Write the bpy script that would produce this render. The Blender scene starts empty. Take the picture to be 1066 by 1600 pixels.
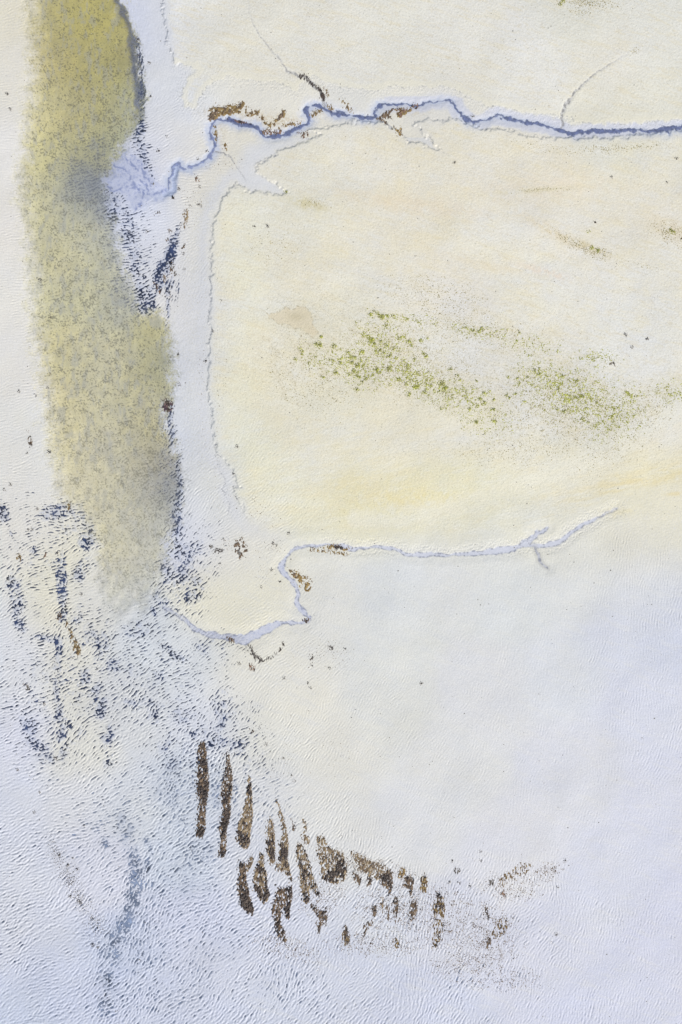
import bpy, math, random
import numpy as np
from mathutils import Vector

# ------------------------------------------------------------------ camera, sky, sun
scene = bpy.context.scene
S = 0.05                         # metres per photo pixel
PW, PH = 1066, 1600
CAM_H = 90.0

cam_d = bpy.data.cameras.new('camera')
cam = bpy.data.objects.new('camera', cam_d)
scene.collection.objects.link(cam)
cam.location = (0, 0, CAM_H)
cam.rotation_euler = (0, 0, 0)
cam_d.sensor_fit = 'VERTICAL'
cam_d.sensor_height = 36.0
cam_d.lens = 36.0 * CAM_H / (PH * S)
cam_d.clip_start = 1.0
cam_d.clip_end = 20000.0
scene.camera = cam

SUN_EL, SUN_AZ = math.radians(40), math.radians(140)     # clockwise from image top
world = bpy.data.worlds.new('World')
scene.world = world
world.use_nodes = True
wn = world.node_tree
sky = wn.nodes.new('ShaderNodeTexSky')
sky.sky_type = 'NISHITA'
sky.sun_disc = False
sky.sun_elevation = SUN_EL
sky.sun_rotation = SUN_AZ
wn.links.new(sky.outputs[0], wn.nodes['Background'].inputs[0])
wn.nodes['Background'].inputs[1].default_value = 0.09

sun_d = bpy.data.lights.new('sun', 'SUN')
sun_d.energy = 4.2
sun_d.angle = math.radians(0.5)
sun_d.color = (1.0, 0.955, 0.89)
sun = bpy.data.objects.new('sun', sun_d)
scene.collection.objects.link(sun)
sdir = Vector((math.cos(SUN_EL) * math.sin(SUN_AZ), math.cos(SUN_EL) * math.cos(SUN_AZ), math.sin(SUN_EL)))
sun.rotation_euler = sdir.to_track_quat('Z', 'Y').to_euler()
sun.location = sdir * 200

vs = scene.view_settings
vs.view_transform = 'Standard'
vs.look = 'None'
vs.gamma = 1.0
vs.exposure = 0.55
vs.use_curve_mapping = False

# display colour -> base colour under this light (one constant per channel for the whole scene)
KW = np.array([1.57, 1.59, 1.68])

def lin(rgb):
    c = np.asarray(rgb, float) / 255.0
    return np.where(c <= 0.04045, c / 12.92, ((c + 0.055) / 1.055) ** 2.4)

def alb(rgb):
    return np.clip(lin(rgb) / KW, 0.003, 0.85)

# ------------------------------------------------------------------ raster helpers (photo pixels, y down)
X0, X1, Y0, Y1 = -150, 1216, -150, 1750
xs = np.arange(X0, X1 + 1, dtype=np.float32)
ys = np.arange(Y0, Y1 + 1, dtype=np.float32)
W, H = len(xs), len(ys)
XX, YY = np.meshgrid(xs, ys)

def sm(a, b, x):
    t = np.clip((x - a) / (b - a), 0, 1)
    return t * t * (3 - 2 * t)

def spec(h, w, step=1.0):
    fy = np.fft.fftfreq(h)[:, None] / step
    fx = np.fft.rfftfreq(w)[None, :] / step
    return fx, fy

def fnoise(h, w, seed, lo, hi, beta=1.6, ax=1.0, ay=1.0, step=1.0):
    """power-law noise between wavelengths hi (large) and lo (small), unit variance"""
    r = np.random.default_rng(seed)
    fx, fy = spec(h, w, step)
    f = np.sqrt((fx * ax) ** 2 + (fy * ay) ** 2) + 1e-9
    F = np.fft.rfft2(r.standard_normal((h, w)))
    amp = f ** (-beta) * np.exp(-(f * lo) ** 2) * (1 - np.exp(-(f * hi) ** 2))
    n = np.fft.irfft2(F * amp, s=(h, w))
    n -= n.mean()
    return (n / (n.std() + 1e-9)).astype(np.float32)

def gn(seed, lo, hi, beta=1.6, ax=1.0, ay=1.0):
    return fnoise(H, W, seed, lo, hi, beta, ax, ay)

def spline(pts, n=7):
    P = np.array(pts, float)
    P = np.vstack([2 * P[0] - P[1], P, 2 * P[-1] - P[-2]])
    out = []
    for i in range(1, len(P) - 2):
        for t in np.linspace(0, 1, n, endpoint=False):
            a, b, c, d = P[i - 1], P[i], P[i + 1], P[i + 2]
            out.append(0.5 * (2 * b + (c - a) * t + (2 * a - 5 * b + 4 * c - d) * t * t + (3 * b - a - 3 * c + d) * t ** 3))
    out.append(P[-2])
    return np.array(out)

# small wobble that makes every traced edge irregular
wobx = gn(11, 3, 40, 1.5) * 1.3
woby = gn(12, 3, 40, 1.5) * 1.3

def dist_line(pts, pad=40, wob=1.0, smooth=True):
    """distance to a polyline whose rows are x, y, *values; returns distance and the value columns"""
    P = spline(pts, 4) if smooth else np.array(pts, float)
    nv = P.shape[1] - 2
    D = np.full((H, W), 1e3, np.float32)
    V = [np.zeros((H, W), np.float32) for _ in range(nv)]
    for a, b in zip(P[:-1], P[1:]):
        i0 = int(max(0, min(a[0], b[0]) - pad - X0)); i1 = int(min(W, max(a[0], b[0]) + pad - X0 + 1))
        j0 = int(max(0, min(a[1], b[1]) - pad - Y0)); j1 = int(min(H, max(a[1], b[1]) + pad - Y0 + 1))
        if i1 <= i0 or j1 <= j0:
            continue
        sx = XX[j0:j1, i0:i1] + wobx[j0:j1, i0:i1] * wob
        sy = YY[j0:j1, i0:i1] + woby[j0:j1, i0:i1] * wob
        dx, dy = b[0] - a[0], b[1] - a[1]
        L = dx * dx + dy * dy + 1e-9
        t = np.clip(((sx - a[0]) * dx + (sy - a[1]) * dy) / L, 0, 1)
        d = np.hypot(sx - a[0] - t * dx, sy - a[1] - t * dy)
        sub = D[j0:j1, i0:i1]
        m = d < sub
        sub[m] = d[m]
        for k in range(nv):
            v = (a[2 + k] + t * (b[2 + k] - a[2 + k])).astype(np.float32)
            V[k][j0:j1, i0:i1][m] = v[m]
    return (D, *V) if nv else D

def inside(poly, x, y):
    c = np.zeros(x.shape, bool)
    P = list(poly)
    for (ax_, ay_), (bx, by) in zip(P, P[1:] + P[:1]):
        if ay_ == by:
            continue
        m = ((ay_ > y) != (by > y)) & (x < (bx - ax_) * (y - ay_) / (by - ay_) + ax_)
        c ^= m
    return c

def sd_poly(poly, x, y):
    D = np.full(x.shape, 1e6, np.float32)
    P = list(poly)
    for a, b in zip(P, P[1:] + P[:1]):
        dx, dy = b[0] - a[0], b[1] - a[1]
        t = np.clip(((x - a[0]) * dx + (y - a[1]) * dy) / (dx * dx + dy * dy + 1e-9), 0, 1)
        D = np.minimum(D, np.hypot(x - a[0] - t * dx, y - a[1] - t * dy))
    return np.where(inside(P, x, y), D, -D)

def area(poly, wob=1.0, cap=60):
    """signed distance to a polygon (inside positive) on the full raster, limited to +-cap"""
    P = np.array(poly, float)
    out = np.full((H, W), -cap, np.float32)
    i0 = int(max(0, P[:, 0].min() - cap - X0)); i1 = int(min(W, P[:, 0].max() + cap - X0))
    j0 = int(max(0, P[:, 1].min() - cap - Y0)); j1 = int(min(H, P[:, 1].max() + cap - Y0))
    s = (slice(j0, j1), slice(i0, i1))
    out[s] = np.clip(sd_poly(poly, XX[s] + wobx[s] * wob, YY[s] + woby[s] * wob), -cap, cap)
    return out

def blob(cx, cy, rx, ry, ang=0, soft=1.0):
    """smooth elliptical brush, ang in degrees counter-clockwise in the picture"""
    a = math.radians(-ang)
    u = (XX - cx) * math.cos(a) + (YY - cy) * math.sin(a)
    v = -(XX - cx) * math.sin(a) + (YY - cy) * math.cos(a)
    return np.exp(-((u / rx) ** 2 + (v / ry) ** 2) ** soft)

def scatter_field(pts, sigma, pw=1):
    """normalised gaussian interpolation of rows (x, y, v...) on the full raster"""
    P = np.array(pts, float)
    q = 12
    gx = np.arange(X0, X1 + q, q, dtype=float); gy = np.arange(Y0, Y1 + q, q, dtype=float)
    gX, gY = np.meshgrid(gx, gy)
    num = np.zeros(gX.shape + (P.shape[1] - 2,)); den = np.zeros(gX.shape)
    for r in P:
        w = np.exp(-((gX - r[0]) ** 2 + (gY - r[1]) ** 2) / (2 * sigma ** 2)) + 1e-5 / (1 + np.hypot(gX - r[0], gY - r[1])) ** 2
        num += w[..., None] * r[2:]; den += w
    F = num / den[..., None]
    fx = (xs - X0) / q; fy = (ys - Y0) / q
    ix = np.minimum(fx.astype(int), len(gx) - 2); iy = np.minimum(fy.astype(int), len(gy) - 2)
    tx = (fx - ix)[None, :, None]; ty = (fy - iy)[:, None, None]
    A = F[iy][:, ix]; B = F[iy][:, ix + 1]; C_ = F[iy + 1][:, ix]; D_ = F[iy + 1][:, ix + 1]
    return ((A * (1 - tx) + B * tx) * (1 - ty) + (C_ * (1 - tx) + D_ * tx) * ty).astype(np.float32)

# ------------------------------------------------------------------ the lie of the land (traced lines, in photo pixels)
CREEK_N = [(1260,196,4),(1150,198,4),(1066,200,4),(1030,204,4),(990,204,3.7),(950,205,3.7),(915,206,3.7),(897,209,3.5),(880,205,3.3),
 (862,198,3.3),(845,194,3),(820,191,3),(800,188,3),(785,183,2.6),(770,182,2.6),(757,190,2.6),(745,193,2.4),(733,190,2.2),(722,181,2),
 (712,168,2),(703,159,1.9),(690,157,2),(675,159,2),(649,163,2),(619,163,2.2),(596,166,2.6),(586,174,3),(586,183,3),(570,185,3),(544,180,2.8),
 (521,176,3.2),(506,168,3.4),(495,165,3),(481,168,3),(478,177,3),(484,186,3),(478,194,3),(461,204,4),(439,211,3.4),(416,213,2.6),
 (409,206,2.6),(399,198,3),(375,193,3.4),(349,187,2.4),(333,192,2),(328,207,2.4),(334,222,2.6),(332,238,2.6),(322,250,3),(314,254,3),
 (303,261,3),(291,262,3.2),(279,258,2.8),(271,263,3),(267,274,3),(261,283,3.6),(263,294,3),(256,301,3.4),(244,303,3.6),(231,300,3.6),(218,297,3)]
CREEK_N_LOOP = [(277,262,1.6),(273,277,2),(274,292,2.2),(270,301,2.4),(259,301,2.4)]
CREEK_S = [(964,795,2.2),(945,803,2.6),(925,813,2.8),(908,822,3),(893,832,3.4),(880,843,4),(862,850,5),(845,853,5.4),(825,852,5.2),(800,857,5),
 (770,861,4.6),(745,864,4),(720,866,3.4),(695,868,3),(678,866,3),(658,867,3.2),(640,867,3),(622,860,3),(610,856,3),(587,855,2.8),(565,857,3),
 (550,857,3.2),(535,853,3.2),(520,851,3),(490,853,3.2),(472,855,3.4),(460,859,3.6),(449,868,3.6),(443,880,4),(440,891,4),(452,903,4.4),
 (463,915,4.6),(465,930,4.6),(464,941,5),(471,954,5),(484,965,4.4),(476,971,4.6),(460,973,5),(445,973,5.4),(426,978,6.5),(404,991,8.5),
 (383,999,9),(360,996,7),(340,993,6.5),(322,991,7),(302,981,6),(286,966,4),(268,955,2),(250,948,.5)]
FORK_S = [(853,824,2.6),(843,832,3.4),(830,842,4.4),(815,851,4.5)]
TWIG_S = [(836,855,1.4),(840,868,1.1),(845,878,1.0),(856,887,.8)]
GULLIES = {   # narrow drains on the upper flats: x, y, half width, depth factor
 'a': [(384,-20,1,.3),(390,20,1.2,.4),(402,50,1.3,.6),(425,80,1.4,.6),(445,105,1.6,.7),(463,118,1.8,1.),(478,122,2,1.2),(492,136,2.2,1.2),(505,152,2.2,1.2),(507,166,2,1)],
 'b': [(985,80,1,.2),(960,96,1.3,.5),(935,112,1.5,.7),(918,125,1.6,.9),(900,145,1.8,1),(885,162,1.8,1.1),(879,174,1.6,1.3),(878,186,1.4,1.3),(878,200,1.4,1)],
 'c': [(334,236,1.6,.8),(350,239,1.6,.8),(362,248,1.5,.7),(370,262,1.4,.6),(382,278,1.6,.5)],
 'e': [(586,184,1.6,1),(600,192,1.6,1),(612,199,1.5,.8)],
}
# edges of the raised flats
EDGE_W1 = [(256,-200),(255,0),(259,34),(264,60),(268,79),(276,97),(296,101),(313,107),(306,115),(291,131),(287,150),(290,166),(307,168),(312,150),(317,142),
 (334,127),(356,118),(380,119),(401,125),(420,128),(443,131),(465,141),(470,128),(487,116),(510,125),(540,136),(578,138),(619,134),(660,133),(700,134),(711,137),
 (733,150),(763,165),(779,165),(801,169),(831,176),(865,179),(891,184),(929,193),(966,193),(1026,189),(1066,184),(1270,178),(1270,-200)]
EDGE_M = [(1270,200),(1066,205),(1015,211),(966,216),(910,218),(861,216),(816,212),(779,203),(756,205),(726,193),(715,187),(690,190),(666,190),(645,196),
 (668,212),(692,238),(696,241),(688,237),(655,226),(640,224),(624,208),(604,196),(563,190),(525,198),(487,203),(505,211),(487,222),(450,230),(424,245),(401,256),(398,268),(424,282),(450,297),(454,303),(428,305),
 (405,300),(391,303),(382,294),(367,290),(349,312),(337,339),(332,376),(331,430),(330,480),(329,540),(327,590),(327,611),(331,637),(335,675),(336,700),(349,712),(355,724),
 (366,733),(366,746),(376,763),(367,766),(378,791),(388,812),(420,826),(470,838),(560,836),(660,840),(760,842),(820,838),(880,815),(960,780),(1066,760),(1270,720)]
STEP_SW = [(336,690),(340,720),(347,742),(350,760),(357,780),(356,800)]

RIVER = [(30,-210),(48,0),(52,100),(42,200),(32,300),(47,400),(54,500),(68,600),(78,700),(92,780),(128,800),(150,840),(156,900),(158,960),(168,985),(205,985),(238,965),(252,900),
 (262,868),(268,835),(280,790),(284,750),(279,718),(268,690),(258,662),(258,640),(271,618),(272,580),(269,540),(262,505),(248,484),(222,486),(204,450),(190,410),(182,372),
 (172,330),(166,290),(178,262),(190,238),(205,212),(216,188),(222,160),(220,130),(216,100),(212,75),(206,48),(196,20),(190,0),(180,-210)]

import time; T0 = time.time()
print('raster fields')
d_n, w_n = dist_line(CREEK_N)
d_l, w_l = dist_line(CREEK_N_LOOP)
d_s, w_s = dist_line(CREEK_S, wob=.55)
w_s = w_s * .78 * np.clip(1 + .30 * gn(69, 12, 70, 1.3), .5, 1.5)
d_f, w_f = dist_line(FORK_S)
d_t, w_t = dist_line(TWIG_S, wob=.6)

e_up = area(EDGE_W1, 1.2)
e_mid = area(EDGE_M, 1.2)
river = area(RIVER, 2.0, 70)

# ------------------------------------------------------------------ ripple field, steered across the flat
# x, y, crest angle (deg, ccw), slope amplitude, coarse share
RIP = [(10,50,12,.10,.1),(20,200,8,.10,.1),(15,350,2,.12,.1),(15,500,5,.12,.1),(20,650,10,.12,.2),(20,800,15,.15,.3),(60,920,22,.15,.3),(20,960,25,.22,.5),
 (20,1100,30,.25,.6),(100,900,20,.22,.4),(120,1000,30,.24,.5),(60,1200,28,.27,.8),(50,1350,25,.30,1),(80,1500,27,.32,1),(40,1600,25,.32,1),(150,1150,35,.27,.6),(140,1350,35,.25,.8),
 (220,1200,38,.30,.7),(210,1400,55,.36,1),(180,1540,50,.36,1),(300,1300,38,.34,.9),(300,1450,40,.34,1),(320,1580,40,.34,1),(330,1180,42,.33,.7),(260,1050,30,.22,.4),
 (270,930,38,.26,.4),(220,900,35,.20,.4),(330,880,40,.12,.2),(310,800,38,.14,.2),(310,700,60,.05,.1),(300,600,80,.04,0),(300,450,80,.04,0),(215,300,12,.12,.1),
 (205,380,6,.20,.1),(225,330,5,.15,.1),(235,420,20,.17,.1),(210,200,30,.18,.2),(240,100,80,.05,0),(130,100,20,.10,.5),(130,300,20,.14,.5),(120,450,20,.13,.5),(150,650,20,.12,.5),
 (170,800,20,.13,.5),(190,930,25,.15,.5),(270,760,35,.25,.3),(380,930,45,.09,.1),(420,1050,48,.12,.1),(480,1150,55,.14,.1),(400,1120,45,.18,.3),(560,1150,60,.11,.1),(480,1300,52,.22,.4),
 (430,1500,50,.32,.8),(560,1500,62,.29,.7),(560,1420,58,.26,.6),(650,1250,62,.09,.1),(760,1480,70,.2,.5),(680,1580,66,.28,.7),(850,1550,75,.18,.5),(700,1050,62,.06,.1),(850,1000,80,.06,.1),
 (1000,980,88,.14,.2),(1040,1060,85,.12,.2),(800,1200,70,.07,.1),(1000,1300,75,.09,.2),(1000,1500,78,.13,.4),(600,930,70,.04,0),(500,600,40,.03,0),(800,400,20,.03,0),(800,650,30,.03,0),
 (700,60,40,.03,0),(950,80,40,.03,0),(450,60,40,.03,0),(1040,700,20,.03,0),(420,400,40,.03,0)]
rf = scatter_field([(a, b, math.cos(2 * math.radians(c)), math.sin(2 * math.radians(c)), d, e) for a, b, c, d, e in RIP], 42)
theta = 0.5 * np.arctan2(rf[..., 1], rf[..., 0])
theta = theta + gn(21, 25, 160, 1.5) * 0.16
slope = rf[..., 2] * (1 + 0.25 * gn(22, 20, 150, 1.5))
coarse = np.clip(rf[..., 3] + 0.12 * gn(23, 20, 150, 1.5), 0, 1)
pools = np.zeros((H, W), np.float32)
def pool(cx, cy, rx, ry, ang, v):
    pools[:] = np.maximum(pools, v * blob(cx, cy, rx, ry, ang, 1.3))
POOLS = [(222,150,6,40,0,.9),(219,95,5,40,8,.75),(218,205,10,26,-15,.8),(222,235,12,26,25,.72),(229,268,9,26,22,.7),
 (178,330,13,26,0,.78),(200,360,14,42,5,.72),(212,410,16,50,5,.62),(222,455,16,35,0,.7),(188,300,22,10,0,.5),
 (238,465,9,22,-5,1.0),(226,480,12,12,0,.95),(247,430,8,22,-15,.9),(266,398,8,26,-12,1.5),(256,418,10,14,0,1.35),(274,378,5,28,-12,.95),(250,440,8,22,-20,.95),(232,478,12,14,0,1.1),
 (262,450,5,22,0,.75),(269,440,4,30,0,.5),(277,455,3,20,-8,.7),(263,480,4,20,0,.7),(258,505,3,25,0,.4),
 (266,655,5,28,3,.9),(264,632,6,8,0,.9),(268,680,6,22,-5,.75),(278,725,5,30,-5,.72),(280,765,7,28,0,.82),(276,800,9,26,3,.85),(277,835,13,28,0,.74),(285,880,22,42,-20,.72),
 (300,920,24,30,-25,.66),(262,890,15,38,5,.66),(255,940,18,26,30,.6),(240,955,4,9,25,1.0),(225,975,24,10,-15,.5),(205,990,8,10,10,.75),(212,1000,30,8,-10,.4),
 (92,800,32,16,15,.78),(118,805,24,14,10,.62),(84,835,20,9,10,.55),(135,848,17,13,-40,.85),(140,830,14,24,10,.6),(128,890,13,24,-25,.72),(50,860,10,12,0,.7),(18,835,3,8,20,.9),(4,800,10,16,10,1.0),
 (96,895,9,34,3,.95),(97,925,8,24,3,1.15),(98,955,9,22,-8,.82),(78,880,16,14,40,.5),(22,910,14,32,-10,.68),(28,950,13,24,-15,.72),(30,975,9,10,-30,.85),(40,985,17,7,-25,.6),
 (80,998,34,9,-8,.66),(92,1010,7,18,0,1.05),(90,1040,8,24,0,.78),(60,1030,22,22,0,.42),(88,1080,8,28,0,.75),(92,1115,8,16,-10,.85),(100,1140,10,24,-20,.92),(100,1175,9,22,-5,.78),
 (45,1130,14,28,20,.72),(60,1165,26,14,-30,.74),(72,1185,14,10,-20,.85),(45,1100,9,14,0,.5),
 (120,970,12,34,-20,.5),(138,990,16,30,-30,.62),(160,1010,20,30,-40,.62),(178,1040,17,18,-30,.62),(135,1060,10,28,-15,.66),(148,1085,9,24,-25,.82),(158,1110,9,24,-22,.84),(170,1150,12,24,-20,.72),
 (170,1190,10,22,0,.6),(205,1095,13,8,-20,.62),(228,1100,16,13,0,.68),(240,1120,13,16,-20,.6),(260,1160,14,24,-20,.6),(270,1200,20,24,-20,.62),(290,1120,24,34,30,.55),(265,1015,34,10,-20,.52),
 (275,1025,24,7,-30,.66),(345,1100,17,26,-20,.66),(345,1130,10,24,-20,.72),(375,1170,22,22,-30,.6),(340,1160,20,16,0,.66),(310,1150,26,14,0,.6),(340,1230,13,50,0,.62),(368,1250,8,45,0,.6),
 (300,1200,15,40,0,.55),(265,1240,28,44,0,.56),(310,1330,34,26,0,.52),(300,1380,50,36,0,.42),(285,1270,14,44,0,.5),(385,1215,8,26,0,.55),(400,1180,30,20,-30,.44),(415,1215,26,20,-40,.40),
 (190,1280,9,26,-10,.66),(200,1310,10,24,-8,.78),(209,1345,11,26,-3,.92),(213,1375,12,22,3,1.0),(209,1400,12,20,8,.98),(200,1430,12,18,15,1.02),(193,1445,11,18,18,1.0),(184,1465,13,18,20,.92),(176,1490,16,22,18,.8),(168,1530,16,30,10,.66),
 (165,1320,7,22,0,.66),(232,1320,8,22,20,.7),(230,1355,10,14,0,.68),(285,1355,18,8,15,.66),(152,1480,5,26,18,.5),(165,1575,24,24,0,.5),(250,1400,34,80,0,.40),(220,1480,40,60,0,.46),(320,1500,60,70,0,.34),
 (250,1560,80,40,0,.36),(760,1530,60,30,0,.22),(450,1540,60,40,0,.30)]
for (a_, b_, c_, d_, e_, f_) in POOLS:
    pool(a_, b_, c_ * 1.2, d_ * 1.12, e_, f_)
for p in [(60,870,60,100,0,.36),(100,1080,95,140,-10,.43),(235,1060,110,100,-20,.42),(300,1200,80,130,0,.45),(290,900,50,100,-18,.5),(180,1290,80,90,0,.36),(240,1420,110,140,0,.38),
          (262,730,16,70,0,.5),(215,400,34,110,4,.46),(100,820,60,40,0,.45),(350,1150,70,70,-30,.42),(225,985,50,22,0,.55),(150,990,40,40,-30,.5),(330,1010,60,30,-10,.4),(420,1260,50,50,-40,.36)]:
    pool(*p)
pools *= np.clip(1 + 0.20 * gn(41, 6, 50, 1.2), .4, 1.5)


coarse = np.clip(coarse + .7 * sm(.2, .7, pools), 0, 1)
NA = 10
fx, fy = spec(H, W)
fr = np.hypot(fx, fy) + 1e-9
fa = np.arctan2(fy, fx)
seedF = np.fft.rfft2(np.random.default_rng(5).standard_normal((H, W)))
rip = {}
for lam, bw, pa in ((4.2, .22, 12), (5.6, .42, 3.2)):
    tot = np.zeros((H, W), np.float32); nrm = np.zeros((H, W), np.float32)
    for k in range(NA):
        th = math.pi * k / NA
        # crest along (cos, -sin) in y-down pixels, wave vector at (sin, cos)
        ka = math.atan2(math.cos(th), math.sin(th))
        G = np.exp(-((fr * lam - 1) / bw) ** 2 / 2) * np.abs(np.cos(fa - ka)) ** (pa * 2)
        f = np.fft.irfft2(seedF * G, s=(H, W)); f /= f.std()
        w = np.abs(np.cos(theta - th)) ** 26
        tot += w * f; nrm += w * w
    rip[lam] = tot / np.sqrt(nrm)
r_f, r_c = rip[4.2], rip[5.6]
mixc = coarse
ripn = (r_f * (1 - mixc) + r_c * mixc) / np.sqrt((1 - mixc) ** 2 + mixc ** 2)
lam_m = 4.6 + 1.4 * mixc
patchy = np.clip(1 + 0.15 * gn(24, 10, 60, 1.2), .3, 1.8)
gf = np.exp(-2 * (math.pi * 9 * fr) ** 2)
env = np.sqrt(np.maximum(np.fft.irfft2(np.fft.rfft2(ripn ** 2) * gf, s=(H, W)), .02))
ripn = ripn / env ** .6
ripn = (1 - np.exp(-.35 * ripn)) / .38
ripn -= ripn.mean()
scour = gn(68, 2.2, 14, 1.0)
ripn = ripn + scour * (1.05 * sm(.3, .8, pools) + .45 * coarse)
amp = (.55 + .18 * coarse) * slope * lam_m * S / (2 * math.pi) * patchy          # metres
rough = gn(25, 1.3, 8, 0.5)

# fade fine relief toward the border of the detailed raster
edge = np.minimum(np.minimum(XX - X0, X1 - XX), np.minimum(YY - Y0, Y1 - YY))
fade = sm(0, 40, edge)

# ------------------------------------------------------------------ height (metres)
rmask = sm(-22, 34, river + 2 * gn(26, 14, 90, 1.4)) * sm(1005, 880, YY + 14 * gn(27, 8, 60, 1.2))
east = sm(-4, 3, river) * sm(17, 4, river) * (XX > 150) * sm(220, 150, YY)       # scoured east side at the top
up = sm(-3.0, 1.6, e_up + 1.0 * gn(31, 3, 20, 1.3) + 1.5 * np.abs(gn(38, 3, 9, .8)))
mid = sm(-3.0, 1.6, e_mid + 1.0 * gn(32, 3, 20, 1.3)) * sm(830, 760, YY + 0.30 * np.maximum(XX - 620, 0)) + 0
mid_w = sm(-3.0, 1.6, e_mid + 1.0 * gn(32, 3, 20, 1.3))
base = 0.07 * up * (.15 + .85 * sm(292, 262, XX)) + 0.06 * mid
base += 0.06 * sm(-60, 0, e_up) + 0.05 * sm(-60, 0, e_mid)
base += 0.02 * gn(33, 40, 300, 1.8) + 0.002 * gn(34, 8, 60, 1.4)
# feathered grooves on the slopes above the creeks
groove_n = gn(35, 1.6, 9, .6, .18, 1.0)
slopeband = sm(-26, -4, e_up) * sm(1, -4, e_up) * (YY > 100)
slopeband_s = sm(20, 10, d_s) * sm(2, 6, d_s) * (YY < 870) * sm(480, 520, XX)
# creek channels
base -= 0.04 * sm(w_n * 2.6 + 5, w_n * .4, d_n) + 0.02 * sm(24, 4, d_n)
base -= 0.05 * sm(w_l * 2 + 1, w_l * .5, d_l)
ds = np.minimum(d_s - w_s, np.minimum(d_f - w_f, d_t - w_t))
base -= 0.016 * sm(2.6, -1.8, ds) + 0.03 * sm(16, 2, ds)
gul = np.zeros((H, W), np.float32); gm = np.zeros((H, W), np.float32)
for k, g in GULLIES.items():
    d, w, q = dist_line(g, 25, .8)
    gul = np.maximum(gul, q * sm(w * 2.2 + .8, w * .3, d))
    gm = np.maximum(gm, q * sm(w + 1, w * .4, d))
base -= 0.016 * gul
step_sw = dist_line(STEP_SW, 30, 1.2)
base -= 0.01 * sm(2.5, .3, step_sw)
# thin irregular undercut groove at the foot of each low scarp
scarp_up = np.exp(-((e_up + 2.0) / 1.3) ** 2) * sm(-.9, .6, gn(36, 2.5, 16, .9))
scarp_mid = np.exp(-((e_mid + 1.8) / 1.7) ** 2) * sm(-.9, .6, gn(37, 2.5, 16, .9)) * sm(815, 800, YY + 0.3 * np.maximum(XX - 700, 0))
base -= 0.005 * (scarp_up * (.3 + .7 * sm(292, 262, XX)) + scarp_mid)
# river bed
base -= 0.09 * rmask + 0.10 * east
# silt fan at the creek mouth and delta of the southern creek are smooth
FAN = [(163,284),(182,252),(193,234),(200,232),(216,250),(238,276),(262,294),(256,304),(238,309),(224,322),(213,332),(203,316),(192,301),(178,298)]
fan = area(FAN, 2.2)
fan_m = sm(-3, 3, fan)
fan_s = sm(3, -1.5, ds + 1.2)
smoothm = np.clip(1 - fan_m * .95, 0, 1) * np.clip(1 - sm(4, 0, ds), .05, 1) * sm(w_n * 1.2, w_n * 2.5 + 4, d_n)

# river bed dark mottling follows deeper hollows
ripple_h = ripn * amp * smoothm * (1 - .45 * sm(0, 25, river))
fine_h = rough * (0.0020 + 0.0013 * sm(0, 20, np.maximum(e_up, e_mid)))
height_base = base.copy()
z = base + fade * (ripple_h + fine_h * smoothm)
z += fade * (0.008 * groove_n * slopeband + 0.010 * groove_n * slopeband_s)
Z = z.astype(np.float32)

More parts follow.
